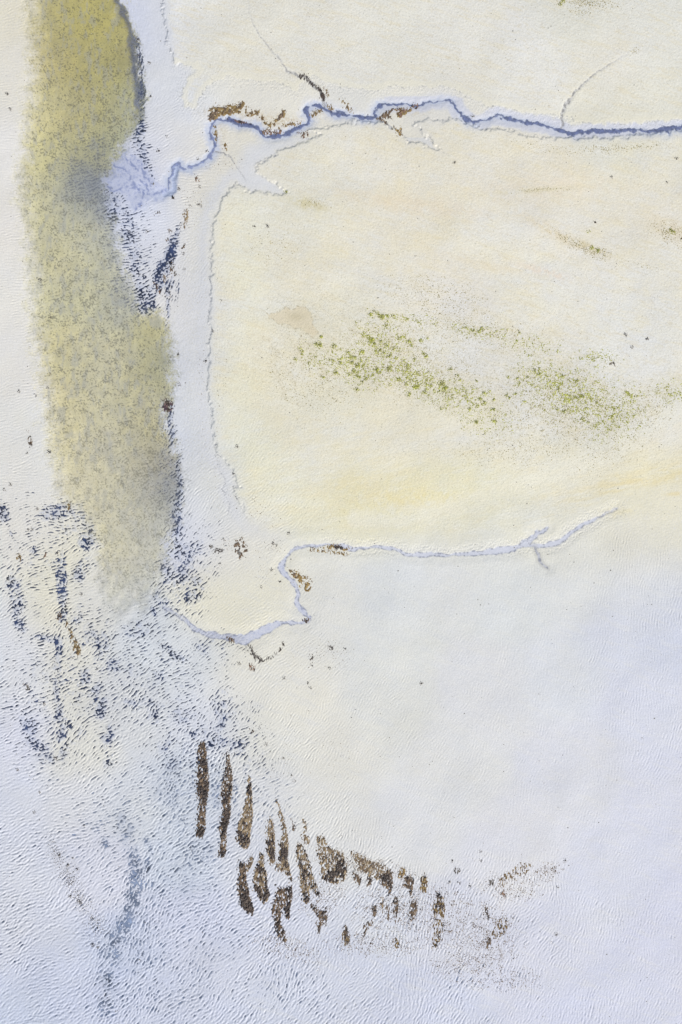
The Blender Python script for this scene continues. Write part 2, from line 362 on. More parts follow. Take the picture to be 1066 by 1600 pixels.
# ------------------------------------------------------------------ sediment colours, sky reflection on wet mud painted in as lavender
SAND = [(15,20,226,220,206),(15,120,226,222,214),(15,250,228,226,224),(15,350,228,224,220),(15,450,228,226,222),(20,560,226,224,221),(40,700,222,222,220),(15,720,224,222,218),(20,860,222,220,216),(60,900,224,220,204),(68,940,222,217,200),
 (15,960,216,218,224),(30,1050,216,218,225),(20,1150,210,213,228),(15,1250,209,213,227),(50,1350,208,212,226),(30,1450,206,210,224),(60,1520,200,206,225),(40,1590,196,204,224),(110,1050,222,220,210),
 (130,1180,220,219,212),(120,1250,214,216,224),(150,1350,208,211,226),(200,1250,208,212,220),(200,1500,194,202,224),(130,1580,196,203,225),(260,1560,200,206,226),(300,1450,202,207,226),(290,1330,196,204,220),
 (280,1230,200,207,220),(220,1130,212,215,221),(320,1120,210,214,226),(300,1040,212,216,222),(230,1010,208,213,220),(180,1080,206,208,212),(140,950,216,215,210),(400,1040,224,222,212),(370,1080,220,219,213),(460,1080,224,222,213),
 (430,1160,220,220,216),(520,1180,221,220,215),(600,1100,218,219,217),(340,940,224,221,206),(390,940,226,222,204),(420,900,225,222,208),(520,900,221,221,217),(500,960,219,219,216),(600,920,216,219,221),(700,900,219,220,220),
 (600,1000,218,220,220),(800,930,217,220,222),(900,900,217,219,221),(1000,920,213,216,224),(1045,990,204,209,226),(980,1000,208,212,226),(880,1050,215,218,225),(760,1080,217,218,222),(1000,1100,211,214,228),(900,1200,214,216,226),
 (1040,1250,209,212,228),(700,1200,218,219,221),(640,1300,218,219,222),(800,1330,215,216,224),(950,1380,210,213,228),(1040,1450,206,209,228),(850,1480,206,209,226),(950,1570,202,206,226),(700,1450,207,210,225),(600,1430,208,212,224),
 (550,1520,202,207,224),(450,1420,206,210,225),(400,1500,204,209,227),(430,1580,201,207,226),(650,1580,200,205,224),(500,1260,219,219,217),(420,1240,212,214,220),(380,1330,207,211,224),(480,1340,212,214,220),(560,1330,219,219,218),
 (235,60,208,213,230),(235,150,212,215,226),(250,200,214,216,224),(300,40,224,225,226),(290,160,219,222,228),(255,130,216,218,222),(240,240,214,216,228),(220,270,200,205,228),(290,230,222,220,216),(240,350,209,214,232),(225,330,212,217,232),
 (245,390,215,217,226),(300,300,222,219,212),(310,380,224,222,216),(320,480,214,216,224),(295,500,220,219,220),(312,560,214,216,221),(290,560,212,215,224),(312,650,213,215,219),(292,680,208,213,226),(300,760,210,214,224),(325,740,215,216,217),
 (300,830,206,211,229),(330,830,216,217,220),(345,870,222,220,214),(335,790,214,216,220),(400,840,222,220,212),
 (330,100,224,223,216),(420,30,224,222,212),(350,50,225,223,214),(480,60,225,224,218),(600,60,225,224,217),(720,60,226,225,220),(830,90,228,228,227),(950,100,226,224,216),(1030,60,223,223,218),(1040,130,226,226,220),(900,30,222,222,214),
 (820,150,228,227,222),(950,170,229,226,212),(1040,170,227,225,212),(400,145,224,222,214),(450,155,224,221,211),(560,150,222,221,216),(640,150,226,223,212),(740,160,225,222,212),(400,235,222,218,207),(370,230,223,219,210),(450,225,224,220,208),(680,180,220,220,222),
 (560,235,228,222,208),(680,230,227,221,207),(800,240,226,220,207),(950,240,222,220,206),(1050,250,225,221,207),(880,290,227,219,204),(700,300,226,219,203),(500,280,227,223,208),(470,330,227,222,203),(360,350,230,227,208),(380,430,230,227,206),
 (450,420,228,222,206),(560,360,228,223,209),(640,330,227,219,203),(620,430,229,224,212),(760,380,230,226,214),(900,370,230,226,216),(1020,340,226,220,207),(1030,430,229,226,215),(850,460,229,227,217),(700,460,228,222,212),(560,470,228,225,212),
 (360,520,230,227,206),(460,510,226,223,208),(500,560,227,223,209),(420,560,227,221,204),(370,600,228,225,203),(430,640,226,221,204),(520,620,226,223,207),(620,560,226,222,212),(700,540,227,225,216),(760,600,226,222,212),(850,560,226,223,214),(900,640,223,219,209),
 (980,560,228,227,220),(1040,520,229,228,221),(1020,620,225,222,212),(960,680,226,222,211),(1040,670,228,226,217),(800,680,227,225,216),(700,660,228,225,213),(600,690,228,223,207),(500,700,227,222,205),(400,720,226,224,203),(370,680,229,227,204),(360,780,226,225,210),
 (450,770,226,223,202),(560,770,228,221,191),(640,785,228,221,188),(720,780,227,222,193),(780,770,227,223,198),(850,730,228,225,211),(560,810,226,222,198),(480,810,225,224,208),(950,730,229,226,214),(1050,740,229,222,202),(1000,745,229,222,196),(950,775,227,224,208),
 (1030,790,223,219,202),(900,860,221,220,210),(1000,850,221,219,208),(820,820,225,223,208),(700,825,226,224,208),(620,820,226,223,204),(650,890,216,219,222),(760,890,217,219,219)]
RIV = [(60,20,184,177,140),(100,20,172,164,108),(150,30,172,164,106),(185,30,166,160,108),(60,90,180,172,134),(110,90,166,158,112),(160,100,168,162,110),(205,90,150,148,112),(60,170,198,192,152),(110,170,172,167,130),(160,180,168,163,120),(205,160,168,170,140),
 (70,250,194,190,150),(110,240,176,173,132),(155,240,160,158,120),(185,220,160,165,150),(60,320,192,190,158),(100,320,182,182,160),(140,300,152,157,160),(120,290,160,164,155),(60,400,194,192,162),(100,400,188,186,156),(150,380,178,180,166),(175,400,180,182,168),(80,470,190,189,160),(130,460,182,182,158),
 (190,470,176,178,164),(90,550,196,190,152),(130,560,188,186,160),(180,560,184,183,162),(240,520,180,177,138),(245,580,176,172,126),(265,570,140,146,150),(215,620,182,180,155),(150,640,190,188,162),(100,640,196,189,156),(90,700,198,191,154),(130,710,194,190,166),(180,700,184,182,160),(240,680,174,170,140),(250,730,158,154,140),
 (270,760,146,150,152),(110,760,202,196,168),(160,780,196,192,164),(220,780,182,180,158),(130,800,198,194,170),(170,850,198,194,168),(220,850,190,188,166),(250,830,178,180,172),(180,910,194,193,178),(230,910,190,192,184),(180,960,186,192,196),(220,950,188,192,192)]
def calm(c, d, e, k):
    d = d + .35 * max(0, c - d - 2)
    g = (c + d) / 2
    return (c, d, e + k * (g - e)) if e < g - 6 else (c, d, e)
sand = scatter_field([(a, b, *lin(calm(c, d, e, .06))) for a, b, c, d, e in SAND], 30)
rivc = scatter_field([(a, b, *(np.array([1.42, 1.385, 1.34]) * lin(calm(c, d, e, .06)))) for a, b, c, d, e in RIV], 26)
rm = sm(-9 - 12 * sm(140, 90, XX), 11 + 14 * sm(140, 90, XX), river + 3 * gn(42, 4, 40, 1.2) + 4 * gn(43, 1.5, 8, .6)) * sm(1000, 880, YY + 14 * gn(27, 8, 60, 1.2)) * (1 - .22 * sm(620, 800, YY))
col = sand * (1 - rm[..., None]) + rivc * rm[..., None]

def tint(mask, rgb, a=1.0):
    m = (np.clip(mask, 0, 1) * a)[..., None].astype(np.float32)
    col[:] = col * (1 - m) + lin(rgb).astype(np.float32) * m

cl = gn(44, 5, 90, 1.5)
cl2 = gn(45, 14, 220, 1.7, 2.2, 1.0)
warm = lin((231, 222, 200)); cool = lin((216, 221, 226))
# mottled sediment: warm and cool patches drawn out along the flow, in the sand only
def shear(a, kx):
    i = np.arange(W)[None, :]; j = np.arange(H)[:, None]
    return a[(j - (kx * i).astype(int)) % H, i]
st1 = shear(gn(70, 5, 120, 1.5, 1.0, .16), .28); st2 = shear(gn(71, 5, 120, 1.5, 1.0, .16), -.22)
tb = sm(560, 720, YY)
st = st1 * (1 - tb) + st2 * tb
fs1 = shear(gn(72, 1.6, 16, .8, 1.0, .14), .28); fs2 = shear(gn(73, 1.6, 16, .8, 1.0, .14), -.22)
fst = fs1 * (1 - tb) + fs2 * tb
flat_m = sm(0, 12, np.maximum(e_mid, e_up))
tint(sm(.1, 1.9, st) * flat_m, (228, 220, 194), .38)
tint(sm(.6, 2.2, shear(gn(76, 3, 40, 1.1, 1.0, .3), .3)) * flat_m * (1 - tb), (214, 204, 180), .40)
tint(sm(.2, 1.9, -st) * flat_m, (232, 231, 222), .35)
tint(sm(.8, 2.4, fst) * flat_m, (206, 200, 182), .5)
tint(sm(.9, 2.4, -fst) * flat_m, (236, 235, 228), .5)
stl = shear(gn(74, 4, 110, 1.5, 1.0, .2), .35)
tint(sm(.2, 2.0, stl) * (1 - flat_m) * (1 - rm) * sm(850, 900, YY) * sm(340, 420, XX), (224, 223, 216), .18)
tint(sm(.2, 2.0, -stl) * (1 - flat_m) * (1 - rm) * sm(850, 900, YY) * sm(340, 420, XX), (206, 210, 218), .18)
lg = gn(81, 1.3, 5, .3)
tint(sm(.9, 2.4, lg) * (1 - rm) * (1 - flat_m), (196, 198, 208), .45)
tint(sm(.9, 2.4, -lg) * (1 - rm) * (1 - flat_m), (234, 236, 240), .45)
k = (np.clip(cl * .5 + cl2 * .6, -1.5, 1.5) * .10)[..., None]
onflat = sm(0, 10, e_mid)[..., None] * 0.8 + .35
col = col * (1 + k * onflat * np.array([.10, .0, -.35])) 
col *= (1 + 0.012 * gn(46, 2, 12, .5))[..., None]
# river bed: yellow-brown and bluish clouds plus dark detritus in the troughs
rn = gn(47, 6, 60, 1.3)
col *= 1 + (rn * .05 * rm)[..., None] * np.array([1.0, .9, .2])
rs = gn(66, 3, 80, 1.3, .22, 1.0)
col *= 1 + (rs * .045 * rm)[..., None] * np.array([1.0, 1.0, 1.2])
tint(sm(.2, 1.6, -gn(67, 5, 70, 1.4, .4, 1.0)) * rm, (172, 176, 182), .30 + .25 * 1.0)
tint(sm(.5, 1.8, gn(79, 4, 30, 1.1, .5, 1.0)) * rm * sm(500, 900, YY), (216, 216, 210), .45)
yb = sm(.7, 2.2, gn(48, 5, 45, 1.2)) * rm
tint(yb, (200, 187, 140), .22)
dens = scatter_field([(60,60,.0),(60,160,.25),(110,40,.12),(110,120,.25),(160,60,.05),(75,140,.5),(150,150,.42),(190,170,.55),(110,200,.4),(160,230,.85),(140,290,1.),(170,300,.9),(70,230,.45),(50,320,.3),(60,420,.35),(100,380,.35),(150,420,.5),(120,480,.65),
 (185,470,.5),(90,560,.25),(150,560,.5),(200,560,.55),(245,540,.05),(250,600,.1),(130,650,.45),(200,660,.5),(90,720,.25),(170,740,.45),(255,730,.85),(265,780,.8),(220,800,.55),(140,780,.35),(180,870,.55),(230,860,.6),(180,950,.5),(260,640,.9)], 24)[..., 0]
spk = gn(49, 2.3, 8, .5)
trough = -r_c * .22 + spk * 1.05 + .6 * gn(50, 6, 40, 1.1)
det = sm(1.15 - .95 * dens, 1.95 - .95 * dens, trough) * rm
tint(det, (104, 104, 94), .74)
tint(blob(135, 285, 42, 40, 0) + .7 * blob(170, 320, 20, 50, 0), (120, 132, 158), .28)
dn = np.maximum.reduce([blob(140,285,34,30,0), .9*blob(165,318,26,34,10), .8*blob(128,262,30,22,0), .75*blob(178,375,16,60,5), .7*blob(190,440,20,50,5), .6*blob(150,240,30,30,0), .75*blob(205,470,24,24,0), .6*blob(262,760,18,60,0), .55*blob(240,940,40,40,0), .5*blob(150,940,16,60,0), .75*blob(258,650,12,24,0), .5*blob(75,300,30,60,0)*0])
tint(sm(1.5 - 1.5 * dn, 2.3 - 1.5 * dn, -.8 * ripn / ripn.std() + .5 * spk + .35 * scour) * sm(.05, .3, dn) * rm, (74, 82, 112), .8)
tint(dn * rm, (138, 148, 172), .38)
# rusty specks on the river bed
tint(sm(2.3, 2.9, gn(51, 1.5, 6, .2)) * rm, (140, 105, 70), .6)

tint(sm(.35, 1.0, pools * (1 + .3 * scour)) * (1 - rm * .4) * sm(1250, 1150, YY), (164, 174, 202), .5)
tint(sm(.3, 1.0, pools * (1 + .3 * scour)) * sm(1150, 1250, YY), (168, 178, 200), .55)
for b_ in ((395,182,60,9,-8),(345,176,26,9,0),(440,192,36,9,10),(470,196,26,7,20),(640,172,34,9,0),(500,172,24,8,-20),(345,205,8,30,0)):
    tint(blob(*b_) * sm(-.9, 1.3, gn(80, 2.5, 12, .8)), (196, 180, 150), .55)
# wet silt of the creeks and the fan
tint(sm(16, 3, d_n - w_n) * (1 - up) * .8, (206, 212, 230), .55)
tint(sm(8, 1.5, d_n - w_n * .6 + gn(64, 3, 20, 1)) * 1.0, (190, 199, 222), .85)
tint(sm(5, 0, d_l - w_l), (168, 182, 216), .8)
tint(fan_m * (.75 + .3 * sm(-1, 1, gn(75, 3, 18, 1))), (188, 195, 222), .85)
tint(sm(8, 0, np.abs(fan + 4)) * .5 * (XX > 190), (196, 203, 228), .7)
fl = gn(52, 2, 14, .8, .35, 1.0)
tint(fan_m * sm(.7, 1.8, np.abs(gn(53, 3, 22, 1.1))), (158, 168, 204), .6)
for pth in ([(262,297),(240,303),(222,299),(208,291),(196,291),(180,296),(165,290)],[(222,299),(208,286),(196,270),(184,262),(176,258)],[(232,300),(222,284),(210,262),(200,244)],[(225,301),(222,314),(214,328)],[(240,300),(232,282),(222,262),(212,248)]):
    q = dist_line(pth, 14, 1.5)
    tint(sm(3.6, .6, q) * sm(-1.2, .5, gn(65, 3, 20, 1)), (128, 140, 184), .8)
silt = sm(1.5, -1.0, ds)
silt_a = sm(270, 320, XX)
tint(silt, (203, 207, 223), .95 * (.35 + .65 * silt_a))
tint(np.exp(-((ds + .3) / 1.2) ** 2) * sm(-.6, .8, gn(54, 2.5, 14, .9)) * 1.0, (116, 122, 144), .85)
tint(silt * sm(.5, 1.5, np.abs(gn(55, 2, 16, 1.0))) * sm(600, 440, XX), (176, 184, 214), .5)
tint(sm(10, 2, ds) * (YY > 800) * sm(870, 850, YY) * (1 - silt), (229, 228, 222), .5)  # paler creek bank, sunlight on the slope painted into the colour
tint(sm(7, 1, d_t - w_t), (150, 150, 150), .3)
# flats below the scarp: mud skirts, their blue is reflected sky put into the colour
tint(np.exp(-((e_mid + 14) / 12) ** 2) * sm(880, 780, YY) * (XX < 480) * (YY > 225), (214, 216, 223), .8)
tint(np.exp(-((e_up + 14) / 12) ** 2) * (XX < 300) * (YY < 200), (214, 217, 227), .55)
tint(sm(-1, -5, e_mid) * sm(-40, -20, e_mid) * (XX > 370) * (YY < 320) * (YY > 215), (214, 216, 222), .6)
tint(sm(-1, -5, e_mid) * sm(2, 6, d_n) * sm(16, 10, d_n) * (YY > 150) * (YY < 240) * (XX > 600), (207, 210, 224), .85)
tint(sm(8, 2, e_up - 2) * sm(-3, 0, e_up) * (YY > 90), (230, 226, 208), .5)
# dark weed rims along scarps and gullies, scarp shade painted in with them
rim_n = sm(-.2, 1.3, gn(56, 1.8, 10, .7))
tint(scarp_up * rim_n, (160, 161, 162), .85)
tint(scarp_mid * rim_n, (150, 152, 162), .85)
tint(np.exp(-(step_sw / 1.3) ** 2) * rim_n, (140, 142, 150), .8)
tint(gm, (196, 198, 206), .55)
tint(sm(.25, .9, gm) * sm(-.9, .6, gn(78, 2, 12, .8)), (128, 126, 126), .7)
tint(sm(.8, 1.6, groove_n) * slopeband, (196, 198, 196), .35)
tint(sm(.6, 1.6, groove_n) * slopeband_s, (190, 194, 202), .35)
# long faint drift lines parallel to the river on the right bank
dl = gn(57, 1.8, 9, .5, .16, 1.0)
bank = sm(-55, -40, e_mid) * sm(-4, -10, e_mid) * (XX < 345) * (YY > 280) * (YY < 820)
tint(sm(.9, 2.0, dl) * bank, (196, 190, 168), .45)
tint(sm(1.1, 2.2, -dl) * bank, (190, 196, 214), .4)
# yellow diatom stains
for b_, c_, a_ in (((640,785,70,16,0),(228,214,160),.45),((560,760,60,22,0),(228,215,172),.3),((590,800,45,9,0),(224,214,150),.35),((700,775,60,10,-6),(226,215,160),.35),
                   ((1050,742,40,11,10),(230,220,178),.4),((1000,752,50,5,5),(228,214,170),.45),((1060,771,18,3,5),(227,210,155),.5),((968,800,26,7,8),(229,219,180),.45),((800,770,50,12,12),(226,218,178),.35),
                   ((860,292,120,22,3),(228,216,196),.35),((640,320,110,14,-8),(228,212,186),.35),((760,415,60,7,-14),(229,217,190),.4),((850,425,36,6,-16),(232,212,190),.5),
                   ((870,365,60,8,-28),(224,210,178),.5),((925,390,30,6,-25),(205,192,150),.5),((1050,360,34,16,-30),(218,206,182),.5),((460,520,60,60,0),(226,218,196),.25),
                   ((830,298,60,4,4),(210,204,170),.4),((1000,690,100,8,22),(222,212,190),.35),((900,700,60,20,0),(216,214,196),.35),((480,320,30,8,-20),(206,196,150),.6),((40,250,8,60,0),(200,195,180),.2)):
    tint(blob(*b_) * np.clip(1 + .5 * gn(58, 4, 40, 1.1), 0, 1.6), c_, a_)
og = np.maximum.reduce([blob(600,560,120,45,-25), blob(690,610,100,40,-20), blob(880,600,110,50,-12), blob(960,660,80,40,20), blob(740,518,90,18,-8)*.8, blob(1040,610,40,30,0)*.8])
tint(og * sm(-1.2, 1.6, gn(77, 3, 22, 1.0)), (206, 200, 172), .42)
arc = dist_line([(560,812),(660,800),(760,778),(860,742),(950,706),(1020,672),(1080,636),(1240,560)], 60, 2.0)
tint(sm(26, 6, arc) * (.7 + .3 * sm(-1, 1, cl)), (232, 230, 217), .6)
arc2 = dist_line([(860,790),(940,765),(1010,748),(1080,735),(1240,715)], 60, 2.0)
tint(sm(22, 2, arc2) * sm(-1, 1.2, st2) * sm(840, 960, XX), (229, 216, 172), .5)
# gritty grey grain of shell and weed crumbs on the middle flat and around the algae
grain = gn(59, 1.2, 5, .2)
gd = np.clip(.25 + .8 * blob(620,560,150,70,-15) + .9 * blob(880,620,130,75,-20) + .55 * blob(520,490,90,60,0) + .4 * blob(420,600,80,90,0) + .5 * blob(1010,220,160,16,0) + .5 * blob(740,510,110,24,0) + .3 * blob(800,700,200,50,0), 0, 1)
onm = sm(0, 6, np.maximum(e_mid, e_up)) 
tint(sm(2.2 - 1.1 * gd, 3.2 - 1.1 * gd, grain) * onm, (150, 150, 132), .6)
tint(sm(1.6, 2.8, grain) * (1 - rm) * (1 - onm), (176, 178, 184), .3)
tint(sm(2.0, 3.0, -grain), (236, 236, 234), .35)
TAN = [(417,491),(432,489),(448,480),(462,482),(478,479),(487,490),(490,505),(497,522),(490,530),(478,520),(466,514),(452,511),(440,508),(428,503)]
t_ = area(TAN, 1.0, 10)
tint(sm(-1, 2, t_), (219, 208, 182), .75)
tint(np.exp(-((t_) / 1.0) ** 2) * rim_n, (160, 150, 120), .8)
tint(blob(463, 495, 14, 7, 0), (190, 180, 150), .5)
for pth in ([(412,528),(424,540),(436,560),(450,580),(462,605)],[(425,565),(434,590),(446,615)],[(470,512),(474,530),(486,548),(500,572),(512,588)],[(458,540),(468,555),(476,575)]):
    q = dist_line(pth, 12, 1.5)
    tint(np.exp(-((q - 2.5) / 1.0) ** 2) * rim_n, (168, 160, 134), .7)
    tint(sm(5, 1, q), (224, 217, 196), .4)

def soft(a, r):
    g = np.exp(-2 * (math.pi * r * fr) ** 2)
    return np.stack([np.fft.irfft2(np.fft.rfft2(a[..., c_]) * g, s=(H, W)) for c_ in range(3)], -1)
rm_s = sm(-14, 20, river)[..., None]
plain = sand * (1 - rm_s) + rivc * rm_s
mean_c = soft(sand, 60) * (1 - rm_s) + rivc * rm_s
fb = sm(0, 90, edge)[..., None]
fo = sm(0, 50, edge)[..., None]
col = (plain * fo + mean_c * (1 - fo)) * (1 - fb) + col * fb
ALB = np.clip(col / KW, 0.003, 0.85).astype(np.float32)

# ------------------------------------------------------------------ mesh builders
def new_obj(name, me, parent=None, kind=None):
    o = bpy.data.objects.new(name, me)
    scene.collection.objects.link(o)
    if parent is not None:
        o.parent = parent
    if kind:
        o['kind'] = kind
    return o

def np_mesh(name, V, F, cols=None, fl=None, mat=None, smooth=True):
    """V (n,3), F (m,4) or (m,3); cols dict name->(n,3), fl dict name->(n,)"""
    me = bpy.data.meshes.new(name)
    k = F.shape[1]
    me.vertices.add(len(V)); me.vertices.foreach_set('co', np.ascontiguousarray(V, np.float32).ravel())
    me.loops.add(F.size); me.loops.foreach_set('vertex_index', np.ascontiguousarray(F, np.int32).ravel())
    me.polygons.add(len(F)); me.polygons.foreach_set('loop_start', np.arange(0, F.size, k, dtype=np.int32))
    me.update(calc_edges=True)
    if smooth:
        me.polygons.foreach_set('use_smooth', np.ones(len(F), bool))
    for n_, c in (cols or {}).items():
        a = me.attributes.new(n_, 'FLOAT_COLOR', 'POINT')
        a.data.foreach_set('color', np.concatenate([c, np.ones((len(c), 1))], 1).astype(np.float32).ravel())
    for n_, c in (fl or {}).items():
        a = me.attributes.new(n_, 'FLOAT', 'POINT')
        a.data.foreach_set('value', np.ascontiguousarray(c, np.float32).ravel())
    if mat:
        me.materials.append(mat)
    return me

def world_xy(px, py):
    return (px - PW / 2) * S, (PH / 2 - py) * S

# ------------------------------------------------------------------ materials
def base_mat(name, rough_, spec_, bump_scale=None, bump_str=0.0, attr='sediment', bump_dist=.01):
    m = bpy.data.materials.new(name); m.use_nodes = True
    nt = m.node_tree; b = nt.nodes['Principled BSDF']
    b.inputs['Roughness'].default_value = rough_
    b.inputs['Specular IOR Level'].default_value = spec_
    at = nt.nodes.new('ShaderNodeAttribute'); at.attribute_name = attr
    tc = nt.nodes.new('ShaderNodeTexCoord')
    nz = nt.nodes.new('ShaderNodeTexNoise'); nz.inputs['Scale'].default_value = 14.0; nz.inputs['Detail'].default_value = 4
    rp = nt.nodes.new('ShaderNodeMapRange'); rp.inputs[1].default_value = .3; rp.inputs[2].default_value = .7
    rp.inputs[3].default_value = .955; rp.inputs[4].default_value = 1.045
    mx = nt.nodes.new('ShaderNodeVectorMath'); mx.operation = 'SCALE'
    nt.links.new(tc.outputs['Object'], nz.inputs['Vector'])
    nt.links.new(nz.outputs[0], rp.inputs[0])
    nb = nt.nodes.new('ShaderNodeTexNoise'); nb.inputs['Scale'].default_value = .22; nb.inputs['Detail'].default_value = 6
    rb = nt.nodes.new('ShaderNodeMapRange'); rb.inputs[1].default_value = .3; rb.inputs[2].default_value = .7
    rb.inputs[3].default_value = .97; rb.inputs[4].default_value = 1.03
    mm = nt.nodes.new('ShaderNodeMath'); mm.operation = 'MULTIPLY'
    nt.links.new(tc.outputs['Object'], nb.inputs['Vector']); nt.links.new(nb.outputs[0], rb.inputs[0])
    nt.links.new(rp.outputs[0], mm.inputs[0]); nt.links.new(rb.outputs[0], mm.inputs[1])
    nt.links.new(at.outputs['Color'], mx.inputs[0]); nt.links.new(mm.outputs[0], mx.inputs['Scale'])
    nt.links.new(mx.outputs[0], b.inputs['Base Color'])
    if bump_scale:
        n2 = nt.nodes.new('ShaderNodeTexNoise'); n2.inputs['Scale'].default_value = bump_scale; n2.inputs['Detail'].default_value = 3
        bp = nt.nodes.new('ShaderNodeBump'); bp.inputs['Strength'].default_value = bump_str; bp.inputs['Distance'].default_value = bump_dist
        nt.links.new(tc.outputs['Object'], n2.inputs['Vector'])
        nt.links.new(n2.outputs[0], bp.inputs['Height']); nt.links.new(bp.outputs[0], b.inputs['Normal'])
    return m

M_SAND = base_mat('wet_sand', .62, .35, 9.0, .55)
M_MUD = base_mat('bed_mud', .8, .2, 18.0, .3)
M_MUSSEL = base_mat('mussel_shell', .6, .3, 22.0, .4)
M_WEED = base_mat('seaweed', .5, .4, 20.0, .6)
M_SHELL = base_mat('shell', .3, .5)

def water_mat():
    m = bpy.data.materials.new('shallow_water'); m.use_nodes = True
    nt = m.node_tree; nt.nodes.remove(nt.nodes['Principled BSDF'])
    out = nt.nodes['Material Output']
    at = nt.nodes.new('ShaderNodeAttribute'); at.attribute_name = 'murk'
    op = nt.nodes.new('ShaderNodeAttribute'); op.attribute_name = 'turbidity'
    tr = nt.nodes.new('ShaderNodeBsdfTransparent'); df = nt.nodes.new('ShaderNodeBsdfDiffuse')
    mx = nt.nodes.new('ShaderNodeMixShader'); gl = nt.nodes.new('ShaderNodeBsdfGlossy'); gl.inputs['Roughness'].default_value = .22
    m2 = nt.nodes.new('ShaderNodeMixShader')
    nt.links.new(at.outputs['Color'], df.inputs['Color'])
    nt.links.new(op.outputs['Fac'], mx.inputs[0]); nt.links.new(tr.outputs[0], mx.inputs[1]); nt.links.new(df.outputs[0], mx.inputs[2])
    m2.inputs[0].default_value = .025; nt.links.new(mx.outputs[0], m2.inputs[1]); nt.links.new(gl.outputs[0], m2.inputs[2])
    nt.links.new(m2.outputs[0], out.inputs['Surface'])
    return m
M_WATER = water_mat()

# ------------------------------------------------------------------ ground sheet, out to the horizon
NO = 26
grow = np.cumsum(1.45 ** np.arange(NO)).astype(np.float32) * 1.2
def ext(a):
    return np.concatenate([a[0] - grow[::-1], a, a[-1] + grow])
ex, ey = ext(xs), ext(ys)
def pad(a):
    return np.pad(a, ((NO, NO), (NO, NO)) + ((0, 0),) * (a.ndim - 2), mode='edge')

def grid_faces(h, w):
    i = np.arange(h * w, dtype=np.int32).reshape(h, w)
    return np.stack([i[:-1, :-1], i[1:, :-1], i[1:, 1:], i[:-1, 1:]], -1).reshape(-1, 4)

gX, gY = np.meshgrid(ex, ey)
wx, wy = world_xy(gX, gY)
Zp = pad(Z)
V = np.stack([wx, wy, Zp], -1).reshape(-1, 3)
ground = new_obj('sand_flat', np_mesh('sand_flat', V, grid_faces(*gX.shape), {'sediment': pad(ALB).reshape(-1, 3)}, mat=M_SAND), kind='structure')
print('ground', len(V))

# ------------------------------------------------------------------ water sheets
def water(name, level, murk, d0, opmax, where):
    """level: water surface height; present where it stands above the ground"""
    D = np.where(where, level - Z, -1)
    Dp = pad(D.astype(np.float32)); lp = pad(level.astype(np.float32))
    wet = Dp > 0
    cell = wet[:-1, :-1] | wet[1:, :-1] | wet[1:, 1:] | wet[:-1, 1:]
    F = grid_faces(*Dp.shape)[cell.ravel()]
    used = np.unique(F)
    remap = np.zeros(Dp.size, np.int32); remap[used] = np.arange(len(used))
    Vv = np.stack([wx, wy, lp], -1).reshape(-1, 3)[used]
    op_ = pad((opmax * (1 - np.exp(-np.clip(D, 0, 9) / d0))).astype(np.float32)).ravel()[used]
    c = pad(murk.astype(np.float32)).reshape(-1, 3)[used]
    print(name, len(F))
    return new_obj(name, np_mesh(name, Vv, remap[F], {'murk': c}, {'turbidity': op_}, mat=M_WATER), kind='structure')

# river
lev = np.full((H, W), -0.0, np.float32)
lev = height_base + 0.09 * rmask + 0.10 * east - 0.016
rmur = np.clip(rivc * .92 / KW, 0, 1)
deep = sm(0, 1, east)[..., None]
rmur = rmur * (1 - .85 * deep) + alb((72, 88, 134)) * .85 * deep
water('river_water', lev, rmur, 0.16 - .1 * east, .62, (river > -18) & (rmask > .02))
# creek
lev = height_base + 0.10 - 0.0 * d_n
cn = np.broadcast_to(alb((106, 118, 164)), (H, W, 3)) * (1 + .55 * sm(350, 320, XX))[..., None] * (1 + .18 * gn(61, 2, 14, .8))[..., None]
chw = w_n * .80 * (1 + .34 * gn(62, 4, 40, 1.2))
near = d_n < chw + 2
base_lvl = height_base + 0.024 * sm(chw + 1.0, chw - 2.2, d_n) - 0.007 * sm(chw - .5, chw + 2, d_n)
water('creek_water', base_lvl, cn, 0.010, .76 - .2 * sm(350, 320, XX), near & (XX > 262))
# pools between the ripples
pl = height_base + amp * smoothm * (np.clip(pools, 0, 1.4) * 3.6 - 2.75) + 0.0005
pm = np.zeros((H, W, 3)) + alb((58, 70, 102))
k = sm(1180, 1240, YY)[..., None] * np.ones_like(pm)
pm = pm * (1 - k) + alb((122, 136, 164)) * k
k = (sm(235, 180, XX) * sm(470, 420, YY) + blob(100, 820, 60, 60) * .3)[..., None]
pm = pm * (1 - .0 * k)
pm = pm * (1 + .25 * gn(63, 8, 60, 1.2))[..., None]
water('pool_water', pl, np.clip(pm, .004, .8), 0.0035 + .006 * sm(1150, 1230, YY), .93, (pools > .12) & (rm < .9) & (fan_m < .3))

# ------------------------------------------------------------------ deposits: mussel beds, seaweed, algae
def zat(px, py):
    fx_ = np.clip(px - X0, 0, W - 1.001); fy_ = np.clip(py - Y0, 0, H - 1.001)
    ix = fx_.astype(int); iy = fy_.astype(int); tx = fx_ - ix; ty = fy_ - iy
    return (Z[iy, ix] * (1 - tx) + Z[iy, ix + 1] * tx) * (1 - ty) + (Z[iy + 1, ix] * (1 - tx) + Z[iy + 1, ix + 1] * tx) * ty

PAL = {  # display colours of the two ends of each deposit's own colour range
 'tan': ((158,141,116),(122,105,86)), 'brown': ((130,112,94),(98,83,70)), 'dark': ((86,74,67),(54,47,45)), 'gold': ((166,142,96),(124,102,66)),
 'olive': ((150,130,92),(112,92,64)), 'grey': ((128,124,120),(88,84,84)), 'red': ((140,112,95),(102,80,70)), 'green': ((184,187,98),(148,149,76)), 'purple': ((126,104,104),(84,70,78)), 'lime':((186,190,80),(140,146,52)), 'moss': ((182,174,138),(152,144,108))}

